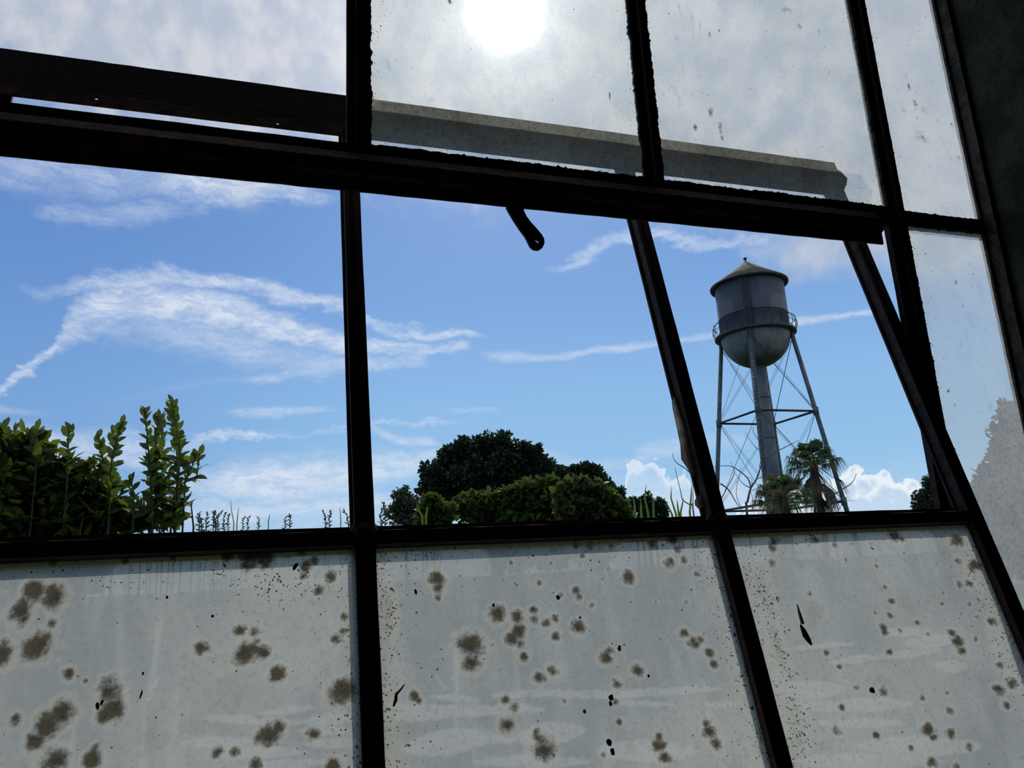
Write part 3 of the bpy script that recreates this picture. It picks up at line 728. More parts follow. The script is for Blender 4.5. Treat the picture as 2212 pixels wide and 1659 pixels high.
# ---- lower glass of the sash with mould, pale patches and specks
SX = lambda x, y: sash_xy(x, y, .013)
MOULD = [(75,1275,28),(45,1320,30),(115,1290,30),(50,1340,20),(112,1348,14),(80,1395,38),(0,1415,32),(150,1455,18),(185,1470,9),(235,1490,32),(245,1530,32),(225,1545,20),(135,1540,34),(100,1570,36),(75,1600,28),(35,1555,18),(120,1645,38),(200,1640,28),(205,1615,16),(435,1398,20),(517,1362,17),(550,1365,16),(553,1385,12),(530,1410,30),(570,1412,20),(600,1455,22),(740,1490,34),(725,1380,16),(740,1365,12),(580,1590,30),(600,1570,18),(677,1585,18),(470,1625,18),(505,1625,15),(550,1650,18),(720,1655,24),(115,1212,16),(135,1205,12),(270,1213,13),(373,1203,12),(540,1200,36),(570,1205,28),(490,1200,18),(650,1190,13),(660,1225,17),(655,1245,13),(715,1245,17),(688,1275,15),(680,1210,14),(742,1332,12),
(945,1249,20),(947,1270,15),(947,1291,10),(1077,1325,23),(1117,1330,18),(1121,1363,20),(1106,1380,18),(1132,1419,15),(1125,1393,14),(1153,1317,13),(1153,1338,13),(1179,1344,13),(1198,1336,12),(1200,1376,14),(1247,1353,19),(1015,1393,33),(1019,1431,25),(998,1393,18),(1064,1393,9),(1193,1448,17),(1164,1465,18),(1310,1419,18),(1317,1404,13),(1378,1448,18),(1332,1478,14),(1329,1516,12),(1338,1559,11),(1091,1512,13),(1113,1529,15),(1094,1567,20),(1174,1623,30),(1168,1601,18),(1160,1580,12),(1304,1631,11),(1423,1610,20),(1436,1635,19),(1423,1589,13),(1533,1580,19),(1546,1606,16),(1525,1563,14),(1478,1368,14),(1499,1389,18),(1512,1380,13),(1533,1410,13),(1542,1436,13),(1359,1247,18),(1244,1274,12),(1251,1291,11),(1278,1308,10),(1164,1259,10),(1210,1287,9),(1244,1179,12),(1276,1179,13),(1257,1200,10),(1319,1179,8),(1410,1176,15),(1453,1166,18),(1463,1185,13),(1446,1215,15),(1478,1210,12),(1506,1240,10),(1302,1251,6),(1104,1215,7),(1191,1217,6),(896,1504,16),(904,1512,11),(1219,1514,8),(1417,1300,6),(1482,1300,8),
(1672,1171,14),(1667,1184,13),(1668,1215,12),(1761,1167,12),(1803,1176,10),(1881,1174,8),(1891,1208,8),(1893,1223,7),(1931,1157,18),(1948,1164,11),(2066,1167,18),(2069,1211,11),(2106,1221,18),(2073,1262,11),(2093,1260,11),(1749,1282,8),(1913,1268,7),(1926,1299,10),(1921,1329,10),(1891,1324,6),(1908,1356,12),(1911,1366,11),(1945,1363,7),(1983,1346,9),(2005,1370,6),(1921,1408,12),(1785,1410,9),(1729,1418,5),(1813,1440,9),(1850,1486,9),(1884,1492,7),(1908,1494,14),(1818,1528,12),(1808,1578,14),(1892,1588,12),(1950,1582,7),(1968,1615,9),(1992,1508,10),(1997,1535,7),(2005,1578,18),(2015,1592,13),(2046,1498,8),(2052,1535,12),(2052,1585,15),(2093,1612,14),(2069,1386,18),(2079,1407,15),(2056,1366,11),(2106,1380,8),(2039,1282,7),(2036,1305,7),(2076,1326,7),(2110,1332,9),(2143,1343,14),(2093,1305,8),(2160,1437,11),(2160,1491,18),(2187,1474,16),(2174,1525,13),(2012,1646,16),(2066,1656,11)]
PALE_PATCHES = [(500,1553,62,10,.02),(620,1535,62,10,-.12),(590,1560,70,7,0),(720,1552,70,14,-.12),(470,1603,80,12,-.04),(560,1625,110,15,0),(720,1605,65,12,-.05),(600,1655,110,13,-.1),(700,1578,60,10,-.03),  # lens-shaped patches where the film colour is paler
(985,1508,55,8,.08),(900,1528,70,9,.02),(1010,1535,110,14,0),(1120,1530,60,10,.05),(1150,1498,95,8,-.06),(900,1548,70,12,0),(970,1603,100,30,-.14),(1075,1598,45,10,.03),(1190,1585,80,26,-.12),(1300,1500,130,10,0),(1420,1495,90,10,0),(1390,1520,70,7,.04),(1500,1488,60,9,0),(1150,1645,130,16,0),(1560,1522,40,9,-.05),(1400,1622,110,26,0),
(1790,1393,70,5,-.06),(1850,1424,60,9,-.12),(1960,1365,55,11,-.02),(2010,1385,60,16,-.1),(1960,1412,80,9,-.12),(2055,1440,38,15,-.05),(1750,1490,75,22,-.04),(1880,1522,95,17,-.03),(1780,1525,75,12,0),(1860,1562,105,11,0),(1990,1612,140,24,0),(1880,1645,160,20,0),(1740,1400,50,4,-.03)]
RSTR = [([(255, 1250), (258, 1340), (262, 1450)], 9, .35), ([(345, 1340), (335, 1420), (320, 1510)], 6, .6), ([(338, 1470), (322, 1510)], 5, .9), ([(310, 1500), (308, 1660)], 6, .35),
        ([(190, 1250), (188, 1340)], 2, .35), ([(385, 1490), (365, 1660)], 7, .3), ([(985, 1370), (986, 1500), (984, 1610)], 6, .45), ([(1112, 1400), (1117, 1490)], 6, .35),
        ([(943, 1460), (970, 1500)], 3, .6), ([(160, 1570), (155, 1620)], 4, .45), ([(1022, 1610), (1030, 1660)], 5, .35), ([(1720, 1300), (1745, 1340)], 2, .3),
        ([(480, 1460), (520, 1455), (555, 1478)], 2, .4), ([(700, 1450), (698, 1520)], 2, .35), ([(1310, 1232), (1313, 1260)], 2, .5), ([(1600, 1400), (1640, 1500)], 4, .3)]
def lowpane(x0, x1, label, gdef, gsp):
    sp = []
    for (px, py, r) in MOULD:
        s = S(px, py, r * 1.12, r * 1.15, 1.0, SX)
        amp = .60 + .40 * min(1, r / 22)
        if x0 - .05 < s[0] < x1 + .05: sp.append((s[0], s[1], s[2], s[3], amp))
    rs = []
    for (px, py, rx, ry, tl) in PALE_PATCHES:
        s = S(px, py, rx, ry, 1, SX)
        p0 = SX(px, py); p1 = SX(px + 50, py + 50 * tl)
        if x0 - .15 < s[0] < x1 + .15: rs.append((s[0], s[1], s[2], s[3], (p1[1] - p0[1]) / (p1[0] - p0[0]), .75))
    st = []
    for (pts, w, amp) in RSTR:
        if x0 < SX(*pts[0])[0] < x1: st += seglist(pts, w, SX, amp)
    gs = [S(*g[:4], g[4], SX) for g in gsp]
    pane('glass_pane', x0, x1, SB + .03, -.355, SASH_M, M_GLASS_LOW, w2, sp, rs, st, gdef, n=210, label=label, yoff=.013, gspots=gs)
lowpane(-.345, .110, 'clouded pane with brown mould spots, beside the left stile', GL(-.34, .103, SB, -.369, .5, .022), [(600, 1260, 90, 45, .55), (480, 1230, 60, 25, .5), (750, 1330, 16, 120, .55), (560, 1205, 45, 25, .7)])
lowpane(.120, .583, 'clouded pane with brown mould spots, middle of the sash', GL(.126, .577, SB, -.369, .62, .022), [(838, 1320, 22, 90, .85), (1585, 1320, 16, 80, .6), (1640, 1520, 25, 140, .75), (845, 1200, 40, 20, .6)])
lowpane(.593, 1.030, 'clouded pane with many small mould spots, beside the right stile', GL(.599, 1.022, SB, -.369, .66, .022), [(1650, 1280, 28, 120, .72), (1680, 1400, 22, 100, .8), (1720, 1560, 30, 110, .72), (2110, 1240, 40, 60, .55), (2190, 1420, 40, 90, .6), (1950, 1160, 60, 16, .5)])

# ---- crumbs, twig and insect case stuck to the glass
def crumb(px, py, w, h, ang=0.0, name='dirt_crumb', mat=M_CRUMB, seed=0, label=None, off=.009):
    r = random.Random(seed * 31 + int(px)); x, z = sash_xy(px, py, off); x2 = sash_xy(px + w, py, off)[0]; z2 = sash_xy(px, py + h, off)[1]
    rx, rz = abs(x2 - x) / 2, abs(z2 - z) / 2
    bm = bmesh.new(); bmesh.ops.create_icosphere(bm, subdivisions=2, radius=1.0)
    ca, sa = math.cos(ang), math.sin(ang)
    for v in bm.verts:
        k = r.uniform(.65, 1.2); c = Vector((v.co.x * rx * k, v.co.y * min(rx, rz) * .6, v.co.z * rz * k))
        v.co = SASH_M @ Vector((x + c.x * ca - c.z * sa, off + c.y, z + c.x * sa + c.z * ca))
    me = bpy.data.meshes.new(name); bm.to_mesh(me); bm.free()
    o = link(name, me, mat, w2)
    if label: o['label'] = label
    return o
for i, (x, y, w, h, a) in enumerate([(638, 1224, 9, 20, -.5), (1205, 1290, 8, 12, .4), (1066, 1307, 6, 9, 0), (1338, 1401, 7, 14, -.2), (1320, 1507, 11, 15, -.3), (1319, 1520, 7, 12, 0),
                                     (1316, 1604, 13, 16, 0), (1323, 1624, 9, 18, 0), (898, 1278, 6, 14, .3), (211, 1525, 9, 16, .2), (220, 1517, 7, 12, -.3), (1401, 1460, 5, 8, 0),
                                     (305, 1500, 5, 18, -.2), (309, 1455, 5, 9, 0), (1263, 1537, 8, 10, .3), (459, 1331, 7, 7, .5), (361, 1290, 6, 7, 0), (1253, 1334, 5, 6, 0), (1884, 1492, 13, 14, 0)]):
    crumb(x, y, w, h, a, seed=i)
mb = MB()
def sp3(px, py, off=.009):
    x, z = sash_xy(px, py, off); return SASH_M @ Vector((x, off, z))
mb.tube([sp3(874, 1478), sp3(866, 1489), sp3(856, 1500), sp3(855, 1512), sp3(850, 1526)], [.0006, .0012, .0018, .0022, .0012], 6)
M_TWIGB = rust('brown_twig', (.10, .04, .02, 1), (.30, .17, .06, 1), 60)
tag(mb.build('dry_twig', M_TWIGB, w2), 'small brown twig stuck to the glass')
crumb(1741, 1372, 13, 52, .22, 'insect_case', rust('insect_case_brown', (.03, .008, .01, 1), (.13, .04, .02, 1), 80), 77, 'dark red-brown insect case stuck to the right pane')
mb = MB(); mb.tube([sp3(1722, 1305), sp3(1727, 1325), sp3(1734, 1348)], [.0006, .0022, .0028], 6); mb.build('insect_wing', M_TWIGB, w2)

# ------------------------------------------------------------------ water tower
TR = 60.0; TAZ = 0.64195; PH = 0.13140635
TC = Vector((TR * math.sin(TAZ), TR * math.cos(TAZ), 0)); H = CAM[2]
wt = empty('water_tower', TC); tag(wt, 'old grey steel water tower with conical roof on four braced legs', 'water tower')
def rleg(z): return 5.015 - .1435 * z
def tdir(k, extra=0.0):
    u = -Vector((math.sin(TAZ), math.cos(TAZ), 0)); a = PH + [math.pi / 2, 0, -math.pi / 2, math.pi][k] + extra
    return Vector((u.x * math.cos(a) + u.y * math.sin(a), -u.x * math.sin(a) + u.y * math.cos(a), 0))
def leg_pt(k, z):     # z above camera
    return TC + tdir(k) * rleg(z) + Vector((0, 0, z + H))
RT, ZCB, ZCT = 2.60, 16.9, 21.0
def obj_at(name, mb, mat, loc, parent, smooth=True):
    me = bpy.data.meshes.new(name); me.from_pydata(mb.v, [], mb.f); me.update()
    if smooth: me.shade_smooth()
    o = bpy.data.objects.new(name, me); COL.objects.link(o); me.materials.append(mat)
    o.parent = parent; o.location = Vector(loc) - Vector(parent.location); return o
mb = MB().lathe([(RT, 0), (RT, 1.35), (RT + .02, 1.36), (RT + .02, 1.40), (RT, 1.41), (RT, ZCT - ZCB)], (0, 0, 0), 72)
tank = obj_at('tank_wall', mb, M_TANK, TC + Vector((0, 0, ZCB + H)), wt)
prof = [(RT * math.cos(a), -RT * math.sin(a)) for a in np.linspace(0, math.pi / 2 - .15, 20)] + [(.46, -RT * 1.0)]
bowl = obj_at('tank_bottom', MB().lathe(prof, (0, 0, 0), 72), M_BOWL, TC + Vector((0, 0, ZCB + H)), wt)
roof = MB().lathe([(RT - .05, -.06), (2.86, -.12), (2.92, -.02), (2.90, .06), (1.5, .98), (.12, 2.0), (.0, 2.02)], (0, 0, 0), 72)
roof = obj_at('roof', roof, M_ROOF, TC + Vector((0, 0, ZCT + H - .05)), wt)
rim = MB().lathe([(2.80, -.16), (2.95, -.14), (2.97, .0), (2.90, .05), (2.86, -.1), (2.80, -.16)], (0, 0, 0), 72)
obj_at('eave_rim', rim, M_TOWERD, TC + Vector((0, 0, ZCT + H - .05)), wt)
fin = MB().lathe([(.0, 0), (.09, 0), (.06, .1), (.06, .18), (.13, .22), (.15, .30), (.10, .38), (.0, .40)], (0, 0, 0), 12)
obj_at('finial', fin, M_TOWERD, TC + Vector((0, 0, ZCT + H + 1.93)), wt)
bal = MB().lathe([(RT - .01, 0), (3.02, 0), (3.04, .03), (3.04, .16), (3.0, .18), (2.98, .04), (RT - .01, .04)], (0, 0, 0), 72)
bal = obj_at('balcony', bal, M_TOWERD, TC + Vector((0, 0, ZCB + H - .18)), wt)
mb = MB(); NB = 28
ringp = lambda r, z: [(TC.x + r * math.cos(a), TC.y + r * math.sin(a), z) for a in np.linspace(0, 2 * math.pi, 73)]
zb = ZCB + H - .05
mb.tube(ringp(3.05, zb + .95), .028, 5, False); mb.tube(ringp(3.12, zb + .5), .018, 5, False)
for k in range(NB):
    a = 2 * math.pi * k / NB; c, s = math.cos(a), math.sin(a)
    mb.tube([(TC.x + r * c, TC.y + r * s, zb + z) for r, z in ((2.98, 0), (3.10, .25), (3.14, .5), (3.12, .75), (3.03, .97), (2.85, 1.02))], .02, 5)
    if k % 2 == 0:
        a2 = 2 * math.pi * (k + 1) / NB; mb.tube([(TC.x + 3.02 * c, TC.y + 3.02 * s, zb + .05), (TC.x + 3.08 * math.cos(a2), TC.y + 3.08 * math.sin(a2), zb + .93)], .012, 4)
rl = mb.build('railing', M_TOWERD, bal)
rl.matrix_parent_inverse = Matrix.Translation(-(Vector(bal.location) + Vector(wt.location)))
ZL1, ZL2 = 10.4, 3.75
for k in range(4):
    top = leg_pt(k, 16.75); bot = leg_pt(k, -H)
    mb = MB(); mb.tube([bot, top], .165, 10)
    for z in (ZL1, ZL2):
        q = leg_pt(k, z); mb.tube([q - Vector((0, 0, .28)), q + Vector((0, 0, .28))], .21, 10)
    d = tdir(k); mb.box((bot.x - .5, bot.y - .5, 0), (bot.x + .5, bot.y + .5, .25))
    mb.build('leg', M_TOWER, wt, True)
for z in (ZL1, ZL2):
    for k in range(4):
        mb = MB(); mb.tube([leg_pt(k, z), leg_pt((k + 1) % 4, z)], .085, 8); mb.build('strut', M_TOWERD, wt, True)
for (za, zc) in ((16.3, ZL1), (ZL1, ZL2), (ZL2, -H + .3)):
    for k in range(4):
        for (i, j) in ((k, (k + 1) % 4), ((k + 1) % 4, k)):
            mb = MB()
            for o in (-.07, .07):
                w_ = (leg_pt(j, zc) - leg_pt(i, za)).cross(Vector((0, 0, 1))).normalized() * o * .6 + Vector((0, 0, o))
                if o > 0 and za < 5: continue
                mb.tube([leg_pt(i, za) + w_, leg_pt(j, zc) + w_], .013, 5)
            mb.build('brace_rod', M_TOWERD, wt)
mb = MB(); mb.tube([TC + Vector((0, 0, .0)), TC + Vector((0, 0, 14.4 + H))], .45, 24)
for z in (2, 6.2, 10.4, 13.5): mb.tube([TC + Vector((0, 0, z)), TC + Vector((0, 0, z + .1))], .49, 24)
mb.build('riser_pipe', M_RISER, wt, True)
# ladder up the leg nearest the window, then up the tank wall
mb = MB(); side = tdir(0) * .15
fr = tdir(1)
base_p = leg_pt(1, -H) + fr * .3; top_p = leg_pt(1, 16.6) + fr * .38
for s_ in (-1, 1): mb.tube([base_p + side * s_, top_p + side * s_], .03, 5)
n = 60
for k in range(n + 1):
    q = base_p.lerp(top_p, k / n); mb.tube([q - side, q + side], .018, 4)
for z in range(0, 17, 2):
    q = base_p.lerp(top_p, z / 17); mb.tube([q, q - fr * .3], .02, 4)
mb.build('ladder', M_TOWERD, wt)
mb = MB()
p0 = TC + fr * (RT + .22) + Vector((0, 0, ZCB + H)); p1 = TC + fr * (RT + .22) + Vector((0, 0, ZCT + H + .05))
for s_ in (-1, 1): mb.tube([p0 + side * s_, p1 + side * s_], .035, 5)
for k in range(18):
    q = p0.lerp(p1, k / 17); mb.tube([q - side, q + side], .02, 4)
for k in range(4):
    q = p0.lerp(p1, .1 + k * .28); mb.tube([q, q - fr * .22], .03, 4)
tag(mb.build('tank_ladder', M_TOWERD, wt), 'ladder up the side of the tank')
# pipe beside the ladder on the bowl
mb = MB(); mb.tube([TC + fr * (RT + .12) + tdir(2) * .38 + Vector((0, 0, z + H)) for z in (ZCB - .1, ZCB + 2, ZCT - .2)], .05, 6)
mb.build('float_pipe', M_TOWERD, wt, True)

# ------------------------------------------------------------------ vegetation
def leafmesh(P, Nrm, Up, L, W, droop=.15):
    "folded six-point leaves: P base point, Up along leaf, Nrm leaf normal"
    Sd = np.cross(Nrm, Up); Sd /= np.linalg.norm(Sd, axis=1)[:, None] + 1e-9
    L = L[:, None]; W = W[:, None]
    a = P
    m = P + Up * L * .5 - Nrm * L * .02
    tip = P + Up * L - Nrm * L * droop
    l1 = P + Up * L * .3 + Sd * W * .45 + Nrm * W * .12; l2 = P + Up * L * .68 + Sd * W * .42 + Nrm * W * .08 - Nrm * L * droop * .4
    r1 = P + Up * L * .3 - Sd * W * .45 + Nrm * W * .12; r2 = P + Up * L * .68 - Sd * W * .42 + Nrm * W * .08 - Nrm * L * droop * .4
    V = np.stack([a, l1, l2, tip, r2, r1, m], 1).reshape(-1, 3)
    n = len(P); b = (np.arange(n) * 7)[:, None]
    F = np.concatenate([b + np.array([[0, 6, 1, 1]])[:, :3], b + np.array([[1, 6, 2]]), b + np.array([[2, 6, 3]]), b + np.array([[3, 6, 4]]), b + np.array([[4, 6, 5]]), b + np.array([[5, 6, 0]])], 0)
    return V, F
def unit(a): return a / (np.linalg.norm(a, axis=1)[:, None] + 1e-9)
def cloud(blobs, n, L, W, inner=.55, upb=.2, core=.55):
    "leaves spread through the shells of ellipsoid clumps; blobs = (cx,cy,cz,r)"
    sub = []
    for (x, y, z, r) in blobs:
        sub.append((x, y, z, r * core))
        m = 16
        dd = unit(rng.normal(size=(m, 3)))
        for q in dd:
            sub.append((x + q[0] * r * .72, y + q[1] * r * .72, z + q[2] * r * .72, r * rng.uniform(.2, .42)))
    B = np.array(sub); wgt = B[:, 3] ** 2; wgt /= wgt.sum()
    k = rng.choice(len(B), n, p=wgt)
    d = unit(rng.normal(size=(n, 3))); r = inner + (1 - inner) * rng.random(n) ** .6
    P = B[k, :3] + d * (B[k, 3] * r * rng.uniform(.8, 1.15, n))[:, None]
    up = unit(d + rng.normal(size=(n, 3)) * .9 + np.array([0, 0, upb])); nr = unit(rng.normal(size=(n, 3)) + d * .6 + np.array([0, 0, .5]))
    nr = unit(nr - up * (nr * up).sum(1)[:, None])
    return leafmesh(P, nr, up, L * rng.uniform(.6, 1.2, n), W * rng.uniform(.6, 1.2, n))
def px_blobs(lst, dist):
    out = []
    for b in lst:
        x, y, r = b[:3]; dd = dist + (b[3] if len(b) > 3 else 0)
        p = at(x, y, dd); rr = np.linalg.norm(p - CAM); c = math.cos(math.atan2(math.hypot(x - CX, y - CY), FPX))
        out.append((p[0], p[1], p[2], r / FPX * rr * c))
    return out
def tree(name, label, cat, blobs, dist, n, L, W, mat, group=None, trunk=True, bark=M_BARK, extra=None, inner=.5, tr=.16, part='crown', core=.55):
    B = px_blobs(blobs, dist)
    B += extra or []
    c = np.average(np.array([b[:3] for b in B]), axis=0, weights=[b[3] for b in B])
    root = empty(name, (c[0], c[1], 0)); tag(root, label, cat, group)
    V, F = cloud(B, n, L, W, inner, core=core); mesh_np(part, V, F, mat, root)
    if trunk:
        mb = MB(); zt = c[2]; r0 = tr
        mb.tube([(c[0], c[1], 0), (c[0] + .1 * r0, c[1], zt * .35), (c[0], c[1] + .1, zt * .7), (c[0], c[1], zt)], [r0 * 1.3, r0, r0 * .8, r0 * .5], 9)
        mb.build('trunk', bark, root, True)
        for i, b in enumerate(B[:10]):
            s0 = Vector((c[0], c[1], zt * (.45 + .04 * i))); e = Vector(b[:3]); m = s0.lerp(e, .5) + Vector((0, 0, -.06 * (e - s0).length))
            mb = MB(); mb.tube([s0, m, e], [r0 * .45, r0 * .3, r0 * .12], 6); mb.build('branch', bark, root, True)
    return root
# the great dark tree and its neighbours beyond the field
tree('broadleaf_tree', 'great dark domed tree rising above the bright bushes', 'tree',
     [(950, 1020, 40), (985, 990, 38), (930, 1055, 32), (1015, 975, 34), (1050, 962, 30), (1085, 960, 26), (1000, 1035, 60), (1060, 1020, 60), (1110, 1010, 44), (1120, 975, 26), (1150, 985, 24),
      (1160, 1010, 30), (1185, 1010, 20), (1175, 1045, 45), (1105, 1060, 55), (1020, 1090, 60), (950, 1090, 45), (1210, 1050, 26), (1140, 1090, 60)], 62, 30000, .42, .26, M_LEAF_DARK, tr=.5, inner=.45)
tree('broadleaf_tree', 'dark rounded tree to the right of the great domed tree', 'tree',
     [(1225, 1030, 24), (1255, 1022, 26), (1280, 1030, 26), (1300, 1050, 28), (1245, 1060, 40), (1300, 1085, 35), (1325, 1080, 28), (1340, 1100, 24), (1200, 1085, 30)], 55, 12000, .36, .22, M_LEAF_DARK, tr=.35, inner=.45)
tree('small_tree', 'pale grey-green small tree at the left foot of the great tree', 'tree',
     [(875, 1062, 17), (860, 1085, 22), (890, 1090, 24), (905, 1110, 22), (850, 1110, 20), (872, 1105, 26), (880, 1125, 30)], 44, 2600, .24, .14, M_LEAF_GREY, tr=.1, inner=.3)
tree('small_tree', 'low dark tree left of the bent sash mullion foot', 'tree',
     [(1375, 1090, 17), (1400, 1085, 18), (1420, 1095, 18), (1432, 1108, 14), (1395, 1110, 24), (1355, 1105, 14)], 46, 3200, .24, .15, M_LEAF_DARK, tr=.12, inner=.4)
tree('small_tree', 'dark leafy tree half hidden by the right jamb, beside the white cloud', 'tree',
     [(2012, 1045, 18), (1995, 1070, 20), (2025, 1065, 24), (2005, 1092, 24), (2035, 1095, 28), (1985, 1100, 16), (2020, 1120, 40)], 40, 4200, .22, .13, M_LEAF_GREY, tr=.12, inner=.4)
tree('broadleaf_tree', 'tall tree seen hazily through the narrow side pane', 'tree',
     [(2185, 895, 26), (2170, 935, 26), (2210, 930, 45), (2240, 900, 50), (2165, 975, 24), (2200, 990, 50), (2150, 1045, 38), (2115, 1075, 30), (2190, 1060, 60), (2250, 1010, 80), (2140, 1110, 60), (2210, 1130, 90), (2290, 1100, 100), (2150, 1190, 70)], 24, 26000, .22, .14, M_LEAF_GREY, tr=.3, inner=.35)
# bright shrubs in the middle ground
tree('leafy_shrub', 'bright green shrub mass in front of the great dark tree', 'shrub',
     [(1000, 1100, 24), (1030, 1088, 22), (1065, 1085, 24), (1095, 1082, 24), (1130, 1075, 26), (1165, 1068, 28), (1190, 1060, 24), (1060, 1115, 36), (1130, 1110, 40), (1190, 1100, 45), (1100, 1160, 60), (1180, 1160, 60)], 13, 6500, .17, .11, M_LEAF_BUSH, tr=.05, inner=.55, part='foliage')
tree('leafy_shrub', 'bright green shrub beneath the rounded tree right of centre', 'shrub',
     [(1225, 1065, 24), (1250, 1062, 26), (1285, 1065, 26), (1310, 1080, 24), (1330, 1100, 22), (1245, 1100, 40), (1300, 1110, 34), (1345, 1115, 18), (1280, 1160, 55)], 12, 4500, .15, .10, M_LEAF_BUSH, tr=.05, inner=.55, part='foliage')
tree('leafy_shrub', 'small light green shrub at the left foot of the great tree', 'shrub',
     [(930, 1085, 14), (945, 1100, 18), (960, 1110, 20), (920, 1110, 16), (935, 1130, 28)], 12, 900, .15, .10, M_LEAF_BUSH, tr=.03, inner=.4, part='foliage')
# the near bush at the left edge and its upright shoots
NB_ = 4.6
bush = tree('leafy_bush', 'large dense green bush filling the lower left corner of the open row', 'shrub',
     [(20, 960, 40), (50, 955, 32), (75, 985, 32), (10, 1020, 55), (70, 1050, 55), (130, 1010, 32), (150, 1040, 40), (200, 1035, 30), (215, 1075, 42), (140, 1090, 55), (30, 1100, 65), (240, 1110, 26), (190, 1130, 50), (90, 1150, 80), (200, 1190, 60), (-60, 1020, 90), (-60, 1150, 110), (120, 1260, 110), (230, 1140, 30)],
     NB_, 4600, .085, .046, M_LEAF_NEAR, tr=.02, inner=.25, part='foliage', core=.3)
def shoot(label, paths, dist, leafL=.084, leafW=.044, step=.0185, mat=M_LEAF_NEAR, name='leafy_shoot', group=None, stem=.004, upang=.75, plant=None):
    allp = [[at(x, y, dist + (i % 3 - 1) * .12) for (x, y) in pts] for i, pts in enumerate(paths)]
    b = allp[0][0]
    if plant is None: root = empty(name, (b[0], b[1], 0)); tag(root, label, 'plant', group)
    else: root = plant
    P, U, N_, LL = [], [], [], []
    mb = MB()
    for pts in allp:
        ds = np.cumsum([0] + [np.linalg.norm(pts[i + 1] - pts[i]) for i in range(len(pts) - 1)])
        g = pts[0].copy(); g[2] = 0; g[0] = g[0] * .97 + b[0] * .03
        mb.tube([g] + pts, [stem * 1.6] + [stem * (1.3 - .8 * i / len(pts)) for i in range(len(pts))], 6)
        s = 0; k = 0
        while s <= ds[-1]:
            i = min(np.searchsorted(ds, s, 'right') - 1, len(pts) - 2); u = (s - ds[i]) / (ds[i + 1] - ds[i]); p = pts[i] + (pts[i + 1] - pts[i]) * u
            t = pts[i + 1] - pts[i]; t = t / np.linalg.norm(t)
            a = k * 2.4 + random.uniform(-.3, .3)
            side = np.array([math.cos(a), math.sin(a) * .6, 0]); top = s / ds[-1]
            up = side * (.9 - .3 * top) + t * (upang + .7 * top ** 3) + np.array([0, 0, -.12 * (1 - top)])
            up /= np.linalg.norm(up); nr = np.array([random.uniform(-.6, .6), random.uniform(-1.3, -.1), .8]); nr -= up * nr.dot(up); nr /= np.linalg.norm(nr)
            P.append(p); U.append(up); N_.append(nr); LL.append(leafL * random.uniform(.75, 1.15) * (1 - .25 * top))
            s += step * random.uniform(.8, 1.2) * (.7 if top > .85 else 1); k += 1
    st = mb.build('stem' if plant is None else 'shoot', M_STEM, root, True)
    LL = np.array(LL); V, F = leafmesh(np.array(P), np.array(N_), np.array(U), LL, LL * leafW / leafL, .28)
    if plant is None: mesh_np('foliage', V, F, mat, root)
    else:
        lf = mesh_np('leaves', V, F, mat, None); lf.parent = st; lf.matrix_parent_inverse = st.matrix_parent_inverse.inverted() @ Matrix.Translation(-Vector(root.location))
        st['label'] = label
    return root
shrub2 = empty('upright_shrub', tuple(at(360, 1130, NB_) * np.array([1, 1, 0]))); tag(shrub2, 'tall shrub of upright leafy shoots beside the dense bush', 'shrub')
shoot('short leafy tip rising from the left bush, nearest the picture edge', [[(78, 1010), (76, 965), (80, 925)]], NB_, plant=bush)
shoot('small leafy tip standing on the middle of the left bush', [[(145, 1040), (146, 985), (150, 928)]], NB_, plant=bush)
shoot('forked leafy shoot on the right flank of the left bush', [[(236, 1110), (238, 1040), (242, 985), (264, 915)], [(236, 1060), (222, 990), (212, 945)], [(238, 1010), (248, 970), (244, 935)]], NB_, plant=bush)
_V, _F = cloud(px_blobs([(330, 1112, 20), (365, 1122, 20), (298, 1124, 20), (340, 1080, 13), (385, 1090, 12), (325, 1010, 9), (350, 990, 9), (385, 1000, 8), (270, 1128, 20), (350, 1050, 12)], NB_), 420, .082, .044, .1, core=.4)
mesh_np('foliage', _V, _F, M_LEAF_NEAR, shrub2)
shoot('tallest leafy shoot, with a clump of pale tip leaves', [[(380, 1130), (386, 1040), (388, 960), (372, 872)], [(384, 1010), (380, 940), (368, 890)]], NB_, plant=shrub2)
shoot('dense upright leafy shoot just left of the tallest one', [[(330, 1140), (325, 1040), (320, 960), (313, 890)], [(328, 1060), (335, 980), (342, 900)], [(355, 1130), (352, 1030), (350, 960), (346, 905)]], NB_, plant=shrub2)
shoot('leafy shoot leaning right over the low weeds', [[(345, 1140), (372, 1080), (405, 1030), (424, 985)], [(400, 1035), (425, 1030), (432, 980)], [(372, 1080), (388, 1070), (395, 1085)]], NB_, plant=shrub2)
shoot('low arching shoot between the bush and the upright shoots', [[(288, 1120), (288, 1060), (282, 1035)], [(250, 1110), (256, 1075), (262, 1062)], [(310, 1110), (300, 1080)]], NB_, plant=shrub2)
shoot('thin sprig with two narrow leaves right of the leaning shoot', [[(418, 1140), (415, 1110), (412, 1085)]], NB_, step=.05, leafL=.05, leafW=.016, plant=shrub2)
